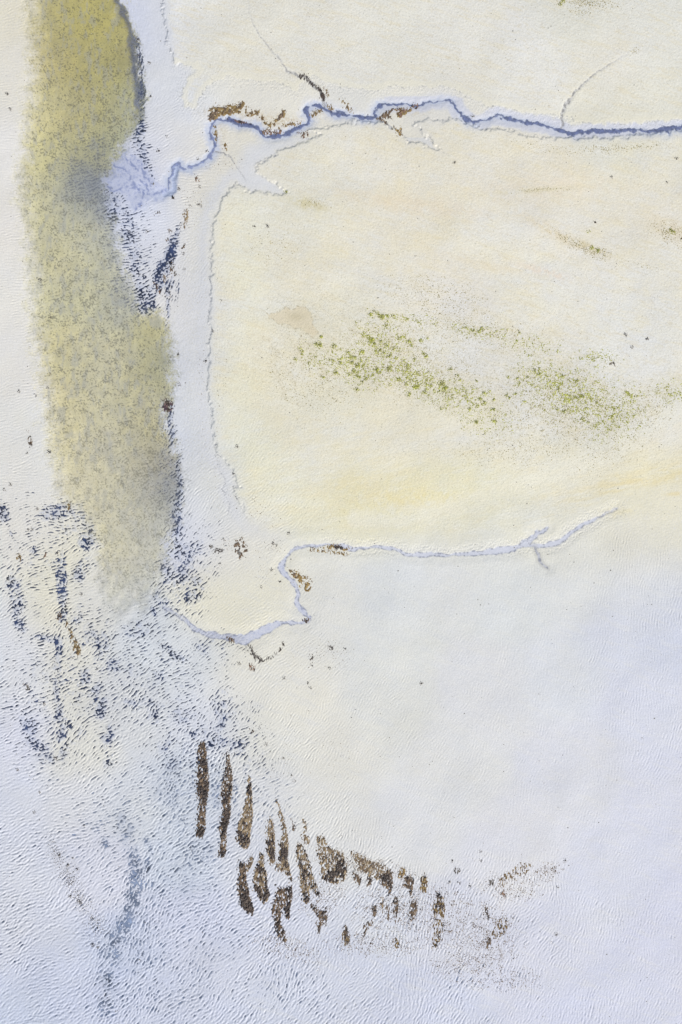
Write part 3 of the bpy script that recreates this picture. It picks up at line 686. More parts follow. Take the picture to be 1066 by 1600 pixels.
def pieces_of(cell, step_m):
    """far-apart pieces of a cell mask: a label per kept cell (-1 for stray crumbs)"""
    h, w = cell.shape
    big = h * w + 5
    lab = np.where(cell, np.arange(h * w).reshape(h, w), big)
    while True:
        p = np.pad(lab, 1, constant_values=big)
        n = lab
        for dj in (0, 1, 2):
            for di in (0, 1, 2):
                n = np.minimum(n, p[dj:dj + h, di:di + w])
        n = np.where(cell, n, big)
        f_ = n.ravel()                                   # pointer jump
        f_ = np.where(f_ < big, f_[np.minimum(f_, h * w - 1)], big)
        n = f_.reshape(h, w)
        if (n == lab).all():
            break
        lab = n
    flat = lab[cell]
    ids, inv, cnt = np.unique(flat, return_inverse=True, return_counts=True)
    jj, ii = np.nonzero(cell)
    k = len(ids)
    lo = np.full((k, 2), 1e9); hi = np.full((k, 2), -1e9)
    xy = np.stack([ii, jj], -1).astype(float)
    np.minimum.at(lo, inv, xy); np.maximum.at(hi, inv, xy + 1)
    ok = cnt >= 6
    ok[np.argmax(cnt)] = True
    idx = np.nonzero(ok)[0]
    lo, hi = lo[idx] * step_m, hi[idx] * step_m
    size = (hi - lo).max(1)
    gap = np.maximum(0, np.maximum(lo[:, None] - hi[None], lo[None] - hi[:, None]))
    near = np.sqrt((gap ** 2).sum(2)) <= np.maximum(.02, .5 * np.maximum(size[:, None], size[None]))
    par = list(range(len(idx)))
    def find(q):
        while par[q] != q:
            q = par[q]
        return q
    for q, r_ in zip(*np.nonzero(np.triu(near, 1))):
        q, r_ = find(q), find(r_)
        if q != r_:
            par[max(q, r_)] = min(q, r_)
    out = np.full(k, -1)
    for j, q in enumerate(idx):
        out[q] = find(j)
    return out[inv]

def lump(grid, mask, top, pal, seed, name, mat, parent, origin, step, cvar=None, whole=False):
    gx_, gy_ = grid
    m = mask
    keep = m > 0
    cell = keep[:-1, :-1] | keep[1:, :-1] | keep[1:, 1:] | keep[:-1, 1:]
    if cell.sum() < 2:
        return None
    F = grid_faces(*m.shape)[cell.ravel()]
    zz = np.where(keep, top, zat(gx_, gy_) - .012)
    a, b = world_xy(gx_, gy_)
    Vall = np.stack([a - origin[0], b - origin[1], zz - origin[2]], -1).reshape(-1, 3)
    h_, w_ = m.shape
    t = sm(-1.3, 1.3, fnoise(h_, w_, seed + 7, 4.0, 14, 1.2, step=step) if cvar is None else cvar)[..., None]
    c = alb(PAL[pal][0]) * (1 - t) + alb(PAL[pal][1]) * t
    c = c * (1 + .10 * fnoise(h_, w_, seed + 8, 1.8, 6, .6, step=step))[..., None]
    c = np.clip(c, .004, .8).reshape(-1, 3)
    def build(F):
        used = np.unique(F)
        remap = np.zeros(m.size, np.int32); remap[used] = np.arange(len(used))
        return new_obj(name, np_mesh(name, Vall[used], remap[F], {'sediment': c[used]}, mat=mat), parent)
    if whole:
        return build(F)
    pc = pieces_of(cell, step * S)
    ids, cnt = np.unique(pc[pc >= 0], return_counts=True)
    order = ids[np.argsort(-cnt)]
    cnt = np.sort(cnt)[::-1]
    if parent is None:
        return build(F[pc == order[0]])
    o = None
    for i_, n_ in zip(order[:14], cnt[:14]):
        if n_ >= 5 or o is None:
            q = build(F[pc == i_])
            o = o or q
    return o

def bed(kind, label, cat, poly, base_p='tan', top_p='dark', group=None, cover=.5, solid=.8, h=.06, darks=(), seed=0, ragged=1.0, elong=.45, step=.55):
    """a low mound of shelly mud with mussel clumps standing on it (two parts), traced from its outline"""
    P = np.array(poly, float)
    x0, y0 = P.min(0) - 4; x1, y1 = P.max(0) + 4
    gx_, gy_ = np.meshgrid(np.arange(x0, x1, step), np.arange(y0, y1, step))
    h_, w_ = gx_.shape
    n1 = fnoise(h_, w_, seed + 1, 3.2, 13, 1.2, elong, 1.0, step=step)
    n2 = fnoise(h_, w_, seed + 2, 1.5, 6, .6, .7, 1.0, step=step)
    n3 = fnoise(h_, w_, seed + 3, 4.0, 22, 1.4, .45, 1.0, step=step)
    sd = sd_poly([tuple(p) for p in poly], gx_ + n1 * .9 * ragged, gy_ + n2 * 1.2 * ragged) + 1.2 * n1 * ragged + .5 * n2 * ragged - .5
    # holes where the sand shows through
    hole = solid * 2.9 - 1.15 + n1 * .9 + n2 * .25
    m = np.minimum(sd / 1.6, hole)
    g0 = zat(gx_, gy_)
    hh = .5 * h * sm(0, 1.6, m) * (.7 + .12 * n2 + .2 * n1)
    cx, cy = P.mean(0)
    ox, oy = world_xy(cx, cy)
    org = (ox, oy, float(zat(np.array([cx]), np.array([cy]))[0]))
    e = bpy.data.objects.new(kind, None); e.empty_display_size = .2
    scene.collection.objects.link(e); e.location = org
    e['label'] = label; e['category'] = cat
    if group: e['group'] = group
    lump((gx_, gy_), m, g0 + np.maximum(hh, .006), base_p, seed, 'mud_mound' if cat == 'mussel bed' else 'weed_mat', M_MUD, e, org, step)
    dk = np.zeros_like(gx_)
    for q in darks:
        dk = np.maximum(dk, np.exp(-(((gx_ - q[0]) / q[2]) ** 2 + ((gy_ - q[1]) / q[3]) ** 2)))
    cm = cover * 2.4 - 1.5 + n3 * .9 + n2 * .22 + dk * 2.3
    cm = np.minimum(cm, np.minimum(sd / 1.4, hole + .35 + dk))
    hc = np.maximum(hh, 0) + .55 * h * (.2 + .8 * sm(0, 1.4, cm)) * (.8 + .25 * n2)
    lump((gx_, gy_), cm, g0 + np.maximum(hc, .02), top_p, seed + 50, 'mussel_cluster' if cat == 'mussel bed' else 'weed_frond', M_MUSSEL, e, org, step)
    return e

def cropper(x0, y0, s):
    return lambda pts: [(x0 + a / s, y0 + b / s) for a, b in pts]
A = cropper(270, 1120, 3.553)
B = cropper(480, 1260, 2.665)
Dc = cropper(300, 90, 5.33)
E = cropper(440, 110, 3.807)
Fc = cropper(280, 800, 2.665)
Gc = cropper(180, 350, 7.107)
Hc = cropper(160, 240, 5.33)

def dks(T, pts, s):
    return [(*T([(a, b)])[0], rx / s, ry / s) for a, b, rx, ry in pts]

FG = 'long mussel beds in the rippled lower sand'
bed('mussel_bed', 'leftmost long straight brown mussel bed in the blue rippled sand', 'mussel bed',
    A([(150,140),(180,130),(190,200),(195,260),(200,330),(205,400),(195,450),(185,520),(185,620),(170,670),(145,672),(128,650),(135,600),(140,520),(145,460),(130,410),(135,340),(140,280),(138,200)]),
    'brown', 'dark', FG, .46, .82, .08, dks(A, [(165,410,40,45),(155,640,30,35),(165,250,30,20)], 3.553), 101)
bed('mussel_bed', 'second long mussel bed, wavy with a pointed upper end and dark foot', 'mussel bed',
    A([(300,190),(315,200),(320,260),(335,310),(335,400),(325,470),(325,540),(312,600),(300,640),(300,700),(298,770),(275,782),(250,770),(258,730),(265,690),(252,620),(262,590),(275,540),(270,440),(275,370),(290,300),(295,240)]),
    'brown', 'dark', FG, .46, .74, .08, dks(A, [(275,765,25,18),(305,560,20,40),(280,600,30,30),(285,450,20,30)], 3.553), 102)
bed('mussel_bed', 'third mussel bed, tan in the middle with a broad black-brown lower end', 'mussel bed',
    A([(418,320),(430,330),(440,380),(445,480),(448,560),(435,640),(430,720),(405,740),(375,725),(355,680),(352,630),(370,580),(390,520),(405,470),(412,400)]),
    'tan', 'dark', FG, .12, .85, .08, dks(A, [(390,690,38,45),(370,650,20,25),(432,400,10,60)], 3.553), 103)
bed('mussel_bed', 'dark lumpy mussel bed directly below the broad-footed third one', 'mussel bed',
    A([(375,800),(395,810),(412,840),(410,900),(425,960),(440,1020),(455,1070),(445,1105),(410,1090),(378,1050),(362,980),(358,920),(368,870),(362,820)]),
    'brown', 'dark', FG, .6, .85, .08, dks(A, [(400,1040,40,60),(372,825,15,15)], 3.553), 104)
bed('mussel_bed', 'short slanting brown mussel patch touching the top of a dark bed', 'mussel bed',
    A([(403,830),(425,790),(440,760),(452,790),(440,830),(420,862),(405,855)]), 'tan', 'dark', None, .45, .8, .05, (), 105)
bed('mussel_bed', 'leaf-shaped mussel bed with pale centre and black-brown rim at its foot', 'mussel bed',
    A([(490,750),(508,770),(512,830),(525,880),(530,950),(542,990),(525,1030),(505,1045),(480,1010),(450,960),(447,900),(455,840),(475,810),(480,770)]),
    'tan', 'dark', FG, .34, .78, .08, dks(A, [(510,1000,32,40),(465,950,18,30),(490,850,18,25),(520,940,10,40)], 3.553), 106)
bed('mussel_bed', 'slender spindle-shaped tan mussel bed, left of the curved one', 'mussel bed',
    A([(545,540),(560,590),(568,650),(572,720),(570,800),(555,828),(535,810),(522,760),(520,700),(525,640),(535,580)]),
    'tan', 'dark', FG, .18, .86, .07, dks(A, [(545,755,30,26),(545,700,20,20)], 3.553), 107)
bed('mussel_bed', 'long curved mussel bed with a needle-thin upper tail', 'mussel bed',
    A([(578,460),(600,510),(625,580),(640,660),(648,720),(640,790),(655,860),(668,900),(655,930),(635,880),(610,830),(590,800),(585,750),(600,700),(612,640),(600,570),(582,500)]),
    'tan', 'dark', FG, .3, .84, .07, dks(A, [(618,745,25,35),(660,905,12,20),(600,790,20,15)], 3.553), 108)
bed('mussel_bed', 'ragged forked mussel bed lowest in the left row of beds', 'mussel bed',
    A([(575,920),(590,950),(630,950),(665,940),(668,1000),(655,1060),(650,1130),(625,1120),(615,1060),(605,1090),(600,1150),(625,1190),(638,1250),(610,1250),(575,1190),(560,1120),(548,1050),(560,1020),(580,990)]),
    'brown', 'dark', FG, .42, .66, .08, dks(A, [(640,1080,18,40),(580,1160,20,40),(655,970,14,25)], 3.553), 109)
bed('mussel_bed', 'small tan mussel patch between the curved bed and the forked bed', 'mussel bed',
    A([(570,820),(600,810),(640,840),(620,862),(575,858)]), 'tan', 'brown', None, .3, .75, .04, (), 110)
bed('mussel_bed', 'long broken brown bed running down right of the forked one', 'mussel bed',
    A([(690,700),(715,705),(745,760),(770,830),(775,870),(800,920),(815,985),(800,1005),(775,960),(760,960),(762,1020),(745,1045),(720,1010),(705,930),(705,870),(695,810),(685,750)]),
    'tan', 'dark', FG, .36, .66, .08, dks(A, [(730,860,20,20),(745,1020,18,25),(700,800,12,20),(800,990,12,15)], 3.553), 111)
bed('mussel_bed', 'hooked tan mussel patch above the long broken bed', 'mussel bed',
    A([(715,560),(740,580),(748,620),(740,650),(765,680),(758,715),(735,700),(712,660),(730,640),(735,610)]), 'tan', 'brown', None, .35, .72, .05, (), 112)
bed('mussel_bed', 'tiny dark mussel patch beside the hooked tan one', 'mussel bed',
    A([(664,570),(684,605),(682,642),(668,630)]), 'brown', 'dark', None, .5, .9, .04, (), 113)
bed('mussel_bed', 'crumbled crescent of dark mussels under the long broken bed', 'mussel bed',
    A([(770,1020),(790,1050),(830,1080),(850,1060),(865,1110),(850,1165),(830,1160),(815,1210),(800,1190),(810,1120),(785,1090),(765,1050)]), 'brown', 'dark', None, .4, .64, .06, dks(A, [(780,1055,14,22),(810,1185,16,20)], 3.553), 114)
bed('mussel_bed', 'largest mussel field, tan speckled above and black-brown along its foot', 'mussel bed',
    A([(800,660),(840,660),(860,710),(900,740),(945,755),(970,820),(972,900),(940,915),(905,930),(870,925),(830,905),(825,850),(808,780)]),
    'tan', 'dark', None, .2, .56, .08, dks(A, [(930,840,45,55),(850,900,30,22),(890,880,30,30)], 3.553), 115)
bed('mussel_bed', 'tan mussel patch at the right shoulder of the largest field', 'mussel bed',
    A([(985,740),(1010,765),(1066,790),(1110,810),(1130,850),(1090,870),(1040,845),(1010,800)]), 'tan', 'brown', None, .3, .55, .05, (), 116)
bed('mussel_bed', 'small brown mussel patch right beside the largest field foot', 'mussel bed',
    A([(1000,860),(1030,870),(1050,900),(1040,940),(1005,905)]), 'brown', 'dark', None, .45, .8, .05, (), 117)
bed('mussel_bed', 'isolated drop-shaped speck bed below the largest field', 'mussel bed',
    A([(960,1155),(972,1195),(985,1240),(970,1265),(945,1230),(952,1190)]), 'brown', 'dark', None, .5, .72, .05, (), 118)
bed('mussel_bed', 'wide thin fringe of tan mussels along the sand edge', 'mussel bed',
    B([(200,190),(230,205),(265,225),(320,245),(355,275),(350,292),(320,285),(300,310),(260,292),(215,262)]), 'tan', 'brown', None, .35, .52, .05, (), 119)
bed('mussel_bed', 'square dark patch at the end of the tan fringe', 'mussel bed',
    B([(303,285),(325,275),(352,266),(358,300),(355,350),(340,375),(332,340),(308,320)]), 'brown', 'dark', None, .5, .78, .07, dks(B, [(330,300,20,20)], 2.665), 120)
bed('mussel_bed', 'short dark patch hanging below the tan fringe', 'mussel bed',
    B([(250,290),(275,300),(268,330),(248,328)]), 'brown', 'dark', None, .6, .8, .05, (), 121)
bed('mussel_bed', 'yellow-brown tuft of mussels between two dark patches', 'mussel bed',
    B([(385,255),(412,255),(408,285),(395,302),(380,300)]), 'gold', 'brown', None, .2, .72, .05, (), 122)
bed('mussel_bed', 'heart-shaped dark mussel patch with a tail, in the right row', 'mussel bed',
    B([(400,300),(415,292),(430,285),(448,310),(442,345),(435,372),(428,375),(422,350),(403,328)]), 'brown', 'dark', None, .48, .82, .07, (), 123)
bed('mussel_bed', 'rightmost upright brown patch of the upper right row', 'mussel bed',
    B([(475,292),(495,280),(503,310),(500,345),(490,375),(478,350),(468,310)]), 'olive', 'dark', None, .3, .88, .07, dks(B, [(490,288,12,10)], 2.665), 124)
bed('mussel_bed', 'brown comma of mussels under the middle dark patches', 'mussel bed', B([(268,410),(292,412),(290,455),(275,462)]), 'brown', 'dark', None, .5, .8, .05, (), 125)
bed('mussel_bed', 'thin upright streak of brown mussels, left of a longer streak', 'mussel bed', B([(330,400),(345,420),(343,475),(332,465)]), 'brown', 'dark', None, .3, .8, .05, (), 126)
bed('mussel_bed', 'longer upright streak with a dark head under the square patch', 'mussel bed', B([(365,375),(382,385),(380,440),(368,490),(362,440)]), 'brown', 'dark', None, .42, .8, .05, dks(B, [(372,385,12,14)], 2.665), 127)
bed('mussel_bed', 'broken ring of dark mussels below the heart-shaped patch', 'mussel bed', B([(425,395),(460,392),(463,430),(450,460),(430,492),(425,455),(432,420)]), 'brown', 'dark', None, .42, .62, .06, (), 128)
bed('mussel_bed', 'hairline streak of brown mussels beneath the fringe end', 'mussel bed', B([(308,375),(318,380),(319,440),(311,442)]), 'tan', 'brown', None, .3, .7, .04, (), 129)
bed('mussel_bed', 'large loose dark and gold patch standing apart on the right', 'mussel bed', B([(542,358),(562,368),(572,400),(576,440),(570,470),(555,460),(545,445),(535,470),(522,430),(520,410),(538,405)]), 'olive', 'dark', None, .38, .66, .07, dks(B, [(548,370,14,16)], 2.665), 130)
bed('mussel_bed', 'thin trail of mussel crumbs under the loose dark and gold patch', 'mussel bed', B([(525,470),(560,475),(578,515),(560,530),(545,600),(520,590),(530,530)]), 'olive', 'dark', None, .35, .36, .04, (), 131)
bed('mussel_bed', 'lone oval brown patch in the lower left of the right group', 'mussel bed', B([(150,520),(165,495),(180,545),(178,570),(162,578),(148,550)]), 'olive', 'dark', None, .4, .68, .05, (), 132)
bed('mussel_bed', 'slanting grey-brown smear between streaks and oval patch', 'mussel bed', B([(235,505),(262,480),(282,468),(275,490),(245,530),(238,550)]), 'brown', 'dark', None, .3, .5, .05, (), 133)
bed('mussel_bed', 'small upright orange-brown lump near the lower rim of the beds', 'mussel bed', B([(372,545),(385,565),(382,590),(370,598),(367,570)]), 'gold', 'dark', None, .3, .85, .05, (), 134)
bed('mussel_bed', 'rusty bean-shaped lump at the upper right of the sparse specks', 'mussel bed', B([(806,358),(820,355),(832,372),(826,386),(812,374)]), 'red', 'dark', None, .3, .85, .05, (), 135)
bed('mussel_bed', 'short black-brown hook left of the rusty bean-shaped lump', 'mussel bed', B([(742,415),(752,420),(758,450),(762,470),(750,468),(743,440)]), 'brown', 'dark', None, .5, .8, .05, (), 136)
bed('mussel_bed', 'scattered ring of brown crumbs in the far right group', 'mussel bed', B([(790,470),(830,465),(842,490),(828,525),(800,548),(770,530),(788,500)]), 'olive', 'dark', None, .3, .34, .04, (), 137)
bed('mussel_bed', 'flat pair of dark brown crumbs below the hook on the right', 'mussel bed', B([(740,545),(765,545),(768,560),(765,580),(745,600),(735,590),(752,565)]), 'brown', 'dark', None, .4, .6, .04, (), 138)
bed('mussel_bed', 'thin veil of brown crumbs at the upper right end of the beds', 'mussel bed', B([(800,300),(850,270),(890,235),(930,228),(940,250),(910,280),(860,300),(820,335),(800,330)]), 'olive', 'brown', None, .3, .26, .03, (), 139)

# seaweed and mussels along the northern creek
bed('seaweed_mat', 'widest olive-brown seaweed mat on the bend of the upper creek', 'seaweed mat',
    Dc([(130,490),(150,440),(200,395),(250,405),(300,395),(350,390),(400,380),(430,350),(445,385),(430,410),(410,440),(410,470),(340,475),(290,480),(240,490),(200,515),(150,530)]), 'olive', 'brown', None, .36, .9, .06, dks(Dc, [(150,500,40,40)], 5.33), 201, elong=1.)
bed('seaweed_mat', 'loose brown flecks of weed trailing right of the widest mat', 'seaweed mat',
    Dc([(440,410),(500,430),(560,440),(590,480),(580,530),(540,510),(500,500),(450,470)]), 'olive', 'brown', None, .25, .42, .04, (), 202, elong=1.)
bed('seaweed_mat', 'dark purple-brown strip of weed along the creek edge', 'seaweed mat',
    Dc([(240,488),(300,500),(370,515),(430,525),(490,545),(520,568),(450,562),(380,545),(310,524)]), 'purple', 'dark', None, .4, .95, .04, (), 203, ragged=.5)
bed('seaweed_mat', 'brown boomerang-shaped weed mat inside the creek bend', 'seaweed mat',
    Dc([(575,480),(600,490),(610,530),(650,550),(685,535),(715,485),(745,440),(775,435),(790,460),(775,495),(740,520),(710,550),(660,582),(620,565),(580,535)]), 'olive', 'brown', None, .32, .9, .05, dks(Dc, [(720,500,20,20)], 5.33), 204, elong=1.)
bed('seaweed_mat', 'narrow brown weed line just above the creek water', 'seaweed mat',
    Dc([(720,588),(750,572),(790,550),(830,535),(870,548),(915,528),(918,548),(860,572),(820,562),(780,575),(740,596)]), 'olive', 'brown', None, .35, .85, .04, (), 205)
bed('seaweed_mat', 'broken reddish weed patch at the lowest point of the creek bend', 'seaweed mat',
    Dc([(590,600),(640,595),(700,615),(765,595),(768,625),(720,640),(680,650),(640,645),(615,650),(598,640)]), 'red', 'brown', None, .4, .5, .04, (), 206)
bed('seaweed_mat', 'narrow upright olive strip beside the creek where it turns down', 'seaweed mat',
    Dc([(182,562),(203,565),(214,620),(212,690),(205,730),(195,700),(188,640)]), 'olive', 'brown', None, .12, .85, .03, (), 207)
bed('seaweed_mat', 'small rusty tuft right of the creek turning down', 'seaweed mat',
    Dc([(262,720),(285,715),(300,745),(295,775),(275,765),(262,745)]), 'gold', 'brown', None, .3, .6, .03, (), 208)
bed('seaweed_mat', 'grey-brown wedge of weed in the hairpin of the creek', 'seaweed mat',
    Dc([(988,478),(1020,455),(1066,430),(1085,425),(1085,440),(1040,475),(995,502)]), 'olive', 'brown', None, .25, .85, .04, (), 209)
bed('seaweed_mat', 'thin hook of brown weed below the creek bend', 'seaweed mat',
    Dc([(862,615),(900,622),(975,635),(972,662),(945,650),(938,688),(922,690),(918,645),(880,632)]), 'red', 'brown', None, .35, .5, .03, (), 210)
bed('seaweed_mat', 'dark grey-brown weed filling the side gully above the creek', 'seaweed mat',
    E([(100,25),(130,24),(160,36),(180,72),(215,92),(235,108),(260,150),(262,188),(244,178),(225,135),(190,102),(155,68),(105,38)]), 'grey', 'dark', None, .4, .85, .04, dks(E, [(240,140,18,30)], 3.807), 211)
bed('seaweed_mat', 'pair of thin tan weed lines right of the side gully', 'seaweed mat',
    E([(252,92),(275,115),(288,160),(275,162),(265,125)]), 'tan', 'brown', None, .2, .7, .03, (), 212)
bed('seaweed_mat', 'antler-shaped brown weed where the creek loops', 'seaweed mat',
    E([(560,288),(590,258),(640,235),(662,222),(668,240),(645,262),(655,285),(668,302),(640,292),(605,288),(590,280),(632,312),(632,324),(595,306)]), 'brown', 'dark', None, .35, .9, .04, (), 213, ragged=.7)
bed('seaweed_mat', 'broad golden-brown weed mat under the upper creek loop', 'seaweed mat',
    E([(668,240),(700,222),(740,226),(785,222),(770,245),(745,262),(720,282),(690,282),(680,262),(700,245)]), 'olive', 'red', None, .4, .66, .05, (), 214, elong=1.)
bed('mussel_bed', 'small red-brown mussel cluster bridging the upper creek', 'mussel bed',
    E([(780,202),(795,194),(815,200),(818,218),(802,232),(786,222)]), 'red', 'dark', None, .4, .9, .05, (), 215, elong=1.)
bed('seaweed_mat', 'bright golden spiky weed tuft below the creek loop', 'seaweed mat',
    E([(670,335),(685,350),(700,358),(706,336),(716,345),(715,375),(728,392),(700,395),(680,372)]), 'gold', 'brown', None, .3, .75, .05, (), 216)
bed('seaweed_mat', 'tan weed islands inside the creek at its narrow hairpin', 'seaweed mat',
    E([(262,200),(285,208),(310,222),(316,248),(300,245),(275,228)]), 'olive', 'brown', None, .2, .6, .03, (), 217)
bed('seaweed_mat', 'olive slip of weed along the inner side of the hairpin', 'seaweed mat',
    E([(172,275),(205,250),(240,235),(250,245),(215,262),(185,282)]), 'olive', 'brown', None, .2, .8, .03, (), 218)
bed('seaweed_mat', 'peppering of brown crumbs on the blue silt above the creek', 'seaweed mat',
    E([(355,175),(385,180),(410,215),(430,255),(428,270),(400,250),(375,225)]), 'olive', 'brown', None, .25, .3, .03, (), 219)
# lower creek
bed('seaweed_mat', 'sparse brown weed ring near the river bank', 'seaweed mat', Fc([(240,115),(265,108),(288,150),(282,185),(258,190),(232,165),(228,140)]), 'brown', 'grey', None, .25, .36, .04, (), 221, elong=1.)
bed('seaweed_clump', 'dark bow-tie shaped seaweed clump left of the weed ring', 'seaweed clump', Fc([(133,140),(142,142),(155,156),(180,152),(183,165),(165,168),(150,170),(140,160)]), 'grey', 'dark', None, .5, .8, .05, (), 222, elong=1.)
bed('seaweed_mat', 'loose golden weed spray at the bend of the lower creek', 'seaweed mat', Fc([(458,238),(485,245),(520,262),(556,288),(552,332),(530,328),(512,310),(500,290),(478,275)]), 'gold', 'brown', None, .25, .48, .04, dks(Fc, [(470,255,12,14)], 2.665), 223, elong=1.)
bed('seaweed_mat', 'dark and golden weed strip on the lower creek channel', 'seaweed mat', Fc([(598,146),(630,138),(660,136),(690,148),(722,155),(690,162),(655,156),(620,155)]), 'gold', 'dark', None, .4, .72, .04, dks(Fc, [(650,146,12,8)], 2.665), 224)
bed('seaweed_mat', 'thin line of weed crumbs under the lower creek channel', 'seaweed mat', Fc([(545,150),(580,155),(640,162),(720,175),(700,182),(640,174),(600,168),(550,165)]), 'gold', 'brown', None, .3, .32, .03, (), 225)
bed('seaweed_clump', 'small dark clump on the south rim of the lower creek', 'seaweed clump', Fc([(200,520),(222,524),(236,532),(230,545),(214,540)]), 'brown', 'dark', None, .5, .85, .05, (), 226)
bed('seaweed_mat', 'black slanting weed line branching down from the lower creek', 'seaweed mat', Fc([(282,550),(298,556),(318,590),(345,606),(352,622),(335,625),(312,608),(296,580)]), 'grey', 'dark', None, .5, .85, .05, (), 227)
bed('seaweed_mat', 'thin arc of dark weed rising right from the slanting line', 'seaweed mat', Fc([(345,622),(380,604),(408,585),(428,560),(434,547),(443,552),(432,570),(405,600),(375,618)]), 'grey', 'dark', None, .5, .5, .03, dks(Fc, [(435,553,8,8)], 2.665), 228)
bed('seaweed_clump', 'solid rusty brown lump below the slanting weed line', 'seaweed clump', Fc([(293,638),(305,635),(318,648),(316,662),(302,660),(295,650)]), 'red', 'dark', None, .3, .95, .06, (), 229)
bed('seaweed_clump', 'small S-shaped grey seaweed clump on the cream sand', 'seaweed clump', Fc([(542,597),(556,596),(562,608),(558,625),(548,620),(550,607)]), 'grey', 'dark', None, .4, .75, .04, (), 230)
bed('seaweed_clump', 'faint grey seaweed clump up right of the S-shaped one', 'seaweed clump', Fc([(618,560),(632,556),(648,566),(640,576),(624,572)]), 'grey', 'dark', None, .25, .6, .04, (), 231)
bed('seaweed_clump', 'dark notch of weed at the sharp corner of the lower creek', 'seaweed clump', Fc([(520,452),(540,440),(548,446),(535,462),(524,462)]), 'brown', 'dark', None, .4, .7, .04, (), 232)
# blue pool beside the river
bed('mussel_bed', 'square brown mussel clump at the right edge of the navy pool', 'mussel bed', Gc([(712,265),(740,245),(768,225),(784,262),(760,280),(728,292)]), 'brown', 'dark', None, .2, .95, .06, (), 241, elong=1.)
bed('seaweed_mat', 'upright slab of tan weed above the navy pool', 'seaweed mat', Hc([(680,505),(690,478),(708,468),(722,492),(718,545),(700,600),(690,622),(672,617),(690,580),(684,540)]), 'tan', 'brown', None, .1, .95, .05, (), 242)
bed('mussel_bed', 'dark red diagonal mussel clump in the lower part of the navy pool', 'mussel bed', Gc([(440,655),(468,658),(488,705),(522,728),(515,760),(498,778),(480,735),(446,700)]), 'red', 'dark', None, .4, .92, .06, (), 243)
bed('mussel_bed', 'small brown clump right of the diagonal red one in the pool', 'mussel bed', Gc([(538,575),(565,570),(575,600),(570,640),(548,630)]), 'tan', 'brown', None, .4, .85, .05, (), 244)
bed('mussel_bed', 'grey-brown clump between pool water and bank', 'mussel bed', Gc([(608,430),(650,430),(660,480),(640,520),(612,500)]), 'grey', 'brown', None, .3, .7, .04, (), 245)
bed('mussel_bed', 'pear-shaped grey clump low on the pool bank', 'mussel bed', Gc([(640,545),(685,545),(690,570),(665,580),(648,565)]), 'grey', 'dark', None, .35, .85, .05, (), 246)
bed('seaweed_clump', 'brown clump on the blue sand, up left of the navy pool', 'seaweed clump', Gc([(603,68),(625,66),(638,85),(630,108),(612,96)]), 'brown', 'dark', None, .45, .9, .05, (), 247)
bed('seaweed_clump', 'brown clump just below another on the blue sand by the pool', 'seaweed clump', Gc([(562,172),(585,162),(600,175),(592,192),(572,195)]), 'brown', 'dark', None, .45, .9, .05, (), 248)
bed('seaweed_clump', 'red-brown streaked clump below the creek mouth', 'seaweed clump', Hc([(770,190),(790,188),(808,215),(812,250),(798,235),(780,215)]), 'red', 'brown', None, .3, .75, .04, (), 249)
bed('seaweed_clump', 'grey furry clump above the upright tan slab', 'seaweed clump', Hc([(795,422),(820,415),(836,432),(828,455),(808,448)]), 'grey', 'dark', None, .3, .72, .04, (), 250, elong=1.)
bed('seaweed_clump', 'dark brown lump hanging below the creek fork', 'seaweed clump', Hc([(580,362),(596,358),(604,380),(594,398),(580,390)]), 'brown', 'dark', None, .5, .92, .06, (), 251)
bed('seaweed_clump', 'left one of two short dark commas on the blue fan sand', 'seaweed clump', Hc([(425,470),(436,478),(452,508),(442,508),(428,490)]), 'grey', 'dark', None, .5, .9, .04, (), 252)
bed('seaweed_clump', 'right one of two short dark commas on the blue fan sand', 'seaweed clump', Hc([(466,478),(476,482),(484,502),(476,510),(468,498)]), 'grey', 'dark', None, .6, .95, .05, (), 253)
bed('seaweed_clump', 'rust-brown lump with a purple edge where the river narrows', 'seaweed clump', [(254,626),(262,622),(270,630),(272,640),(262,645),(255,638)], 'purple', 'dark', None, .5, .8, .06, (), 254, elong=1.)
# left shore
bed('seaweed_clump', 'long thin dark clump alone on the left shore', 'seaweed clump', [(45,674),(48,680),(51,690),(50,700),(46,699),(46,688)], 'brown', 'dark', None, .5, .9, .05, (), 261)
bed('seaweed_clump', 'round brown lump at the head of the thin blue runnel', 'seaweed clump', [(88,957),(95,956),(98,962),(96,968),(90,967)], 'brown', 'dark', None, .35, .9, .06, (), 262, elong=1.)
bed('seaweed_clump', 'olive-brown clump at the left edge pool', 'seaweed clump', [(28,866),(33,866),(35,873),(33,877),(28,874)], 'olive', 'dark', None, .4, .9, .05, (), 263)
bed('seaweed_clump', 'dark olive tuft on top of the rippled pool west of the river', 'seaweed clump', [(104,786),(110,785),(111,795),(106,797)], 'olive', 'dark', None, .5, .85, .05, (), 264)
bed('seaweed_mat', 'thin slanting trail of weed below the round brown lump', 'seaweed mat', [(103,970),(106,970),(113,985),(120,1000),(127,1016),(124,1022),(115,1004),(108,988)], 'olive', 'dark', None, .35, .42, .03, (), 265)
bed('seaweed_mat', 'faint brown weed stain at the foot of the slanting trail', 'seaweed mat', [(115,1005),(122,1004),(127,1016),(126,1028),(118,1022)], 'olive', 'brown', None, .25, .5, .03, (), 266)
bed('seaweed_clump', 'small brown clump on the left near the pale sand tongue', 'seaweed clump', [(67,862),(72,862),(73,869),(69,871)], 'red', 'dark', None, .45, .9, .05, (), 267)
bed('seaweed_clump', 'pale brown faint clump among the blue ripples at left', 'seaweed clump', [(38,1068),(44,1070),(48,1078),(44,1084),(39,1078)], 'grey', 'brown', None, .2, .55, .03, (), 268)
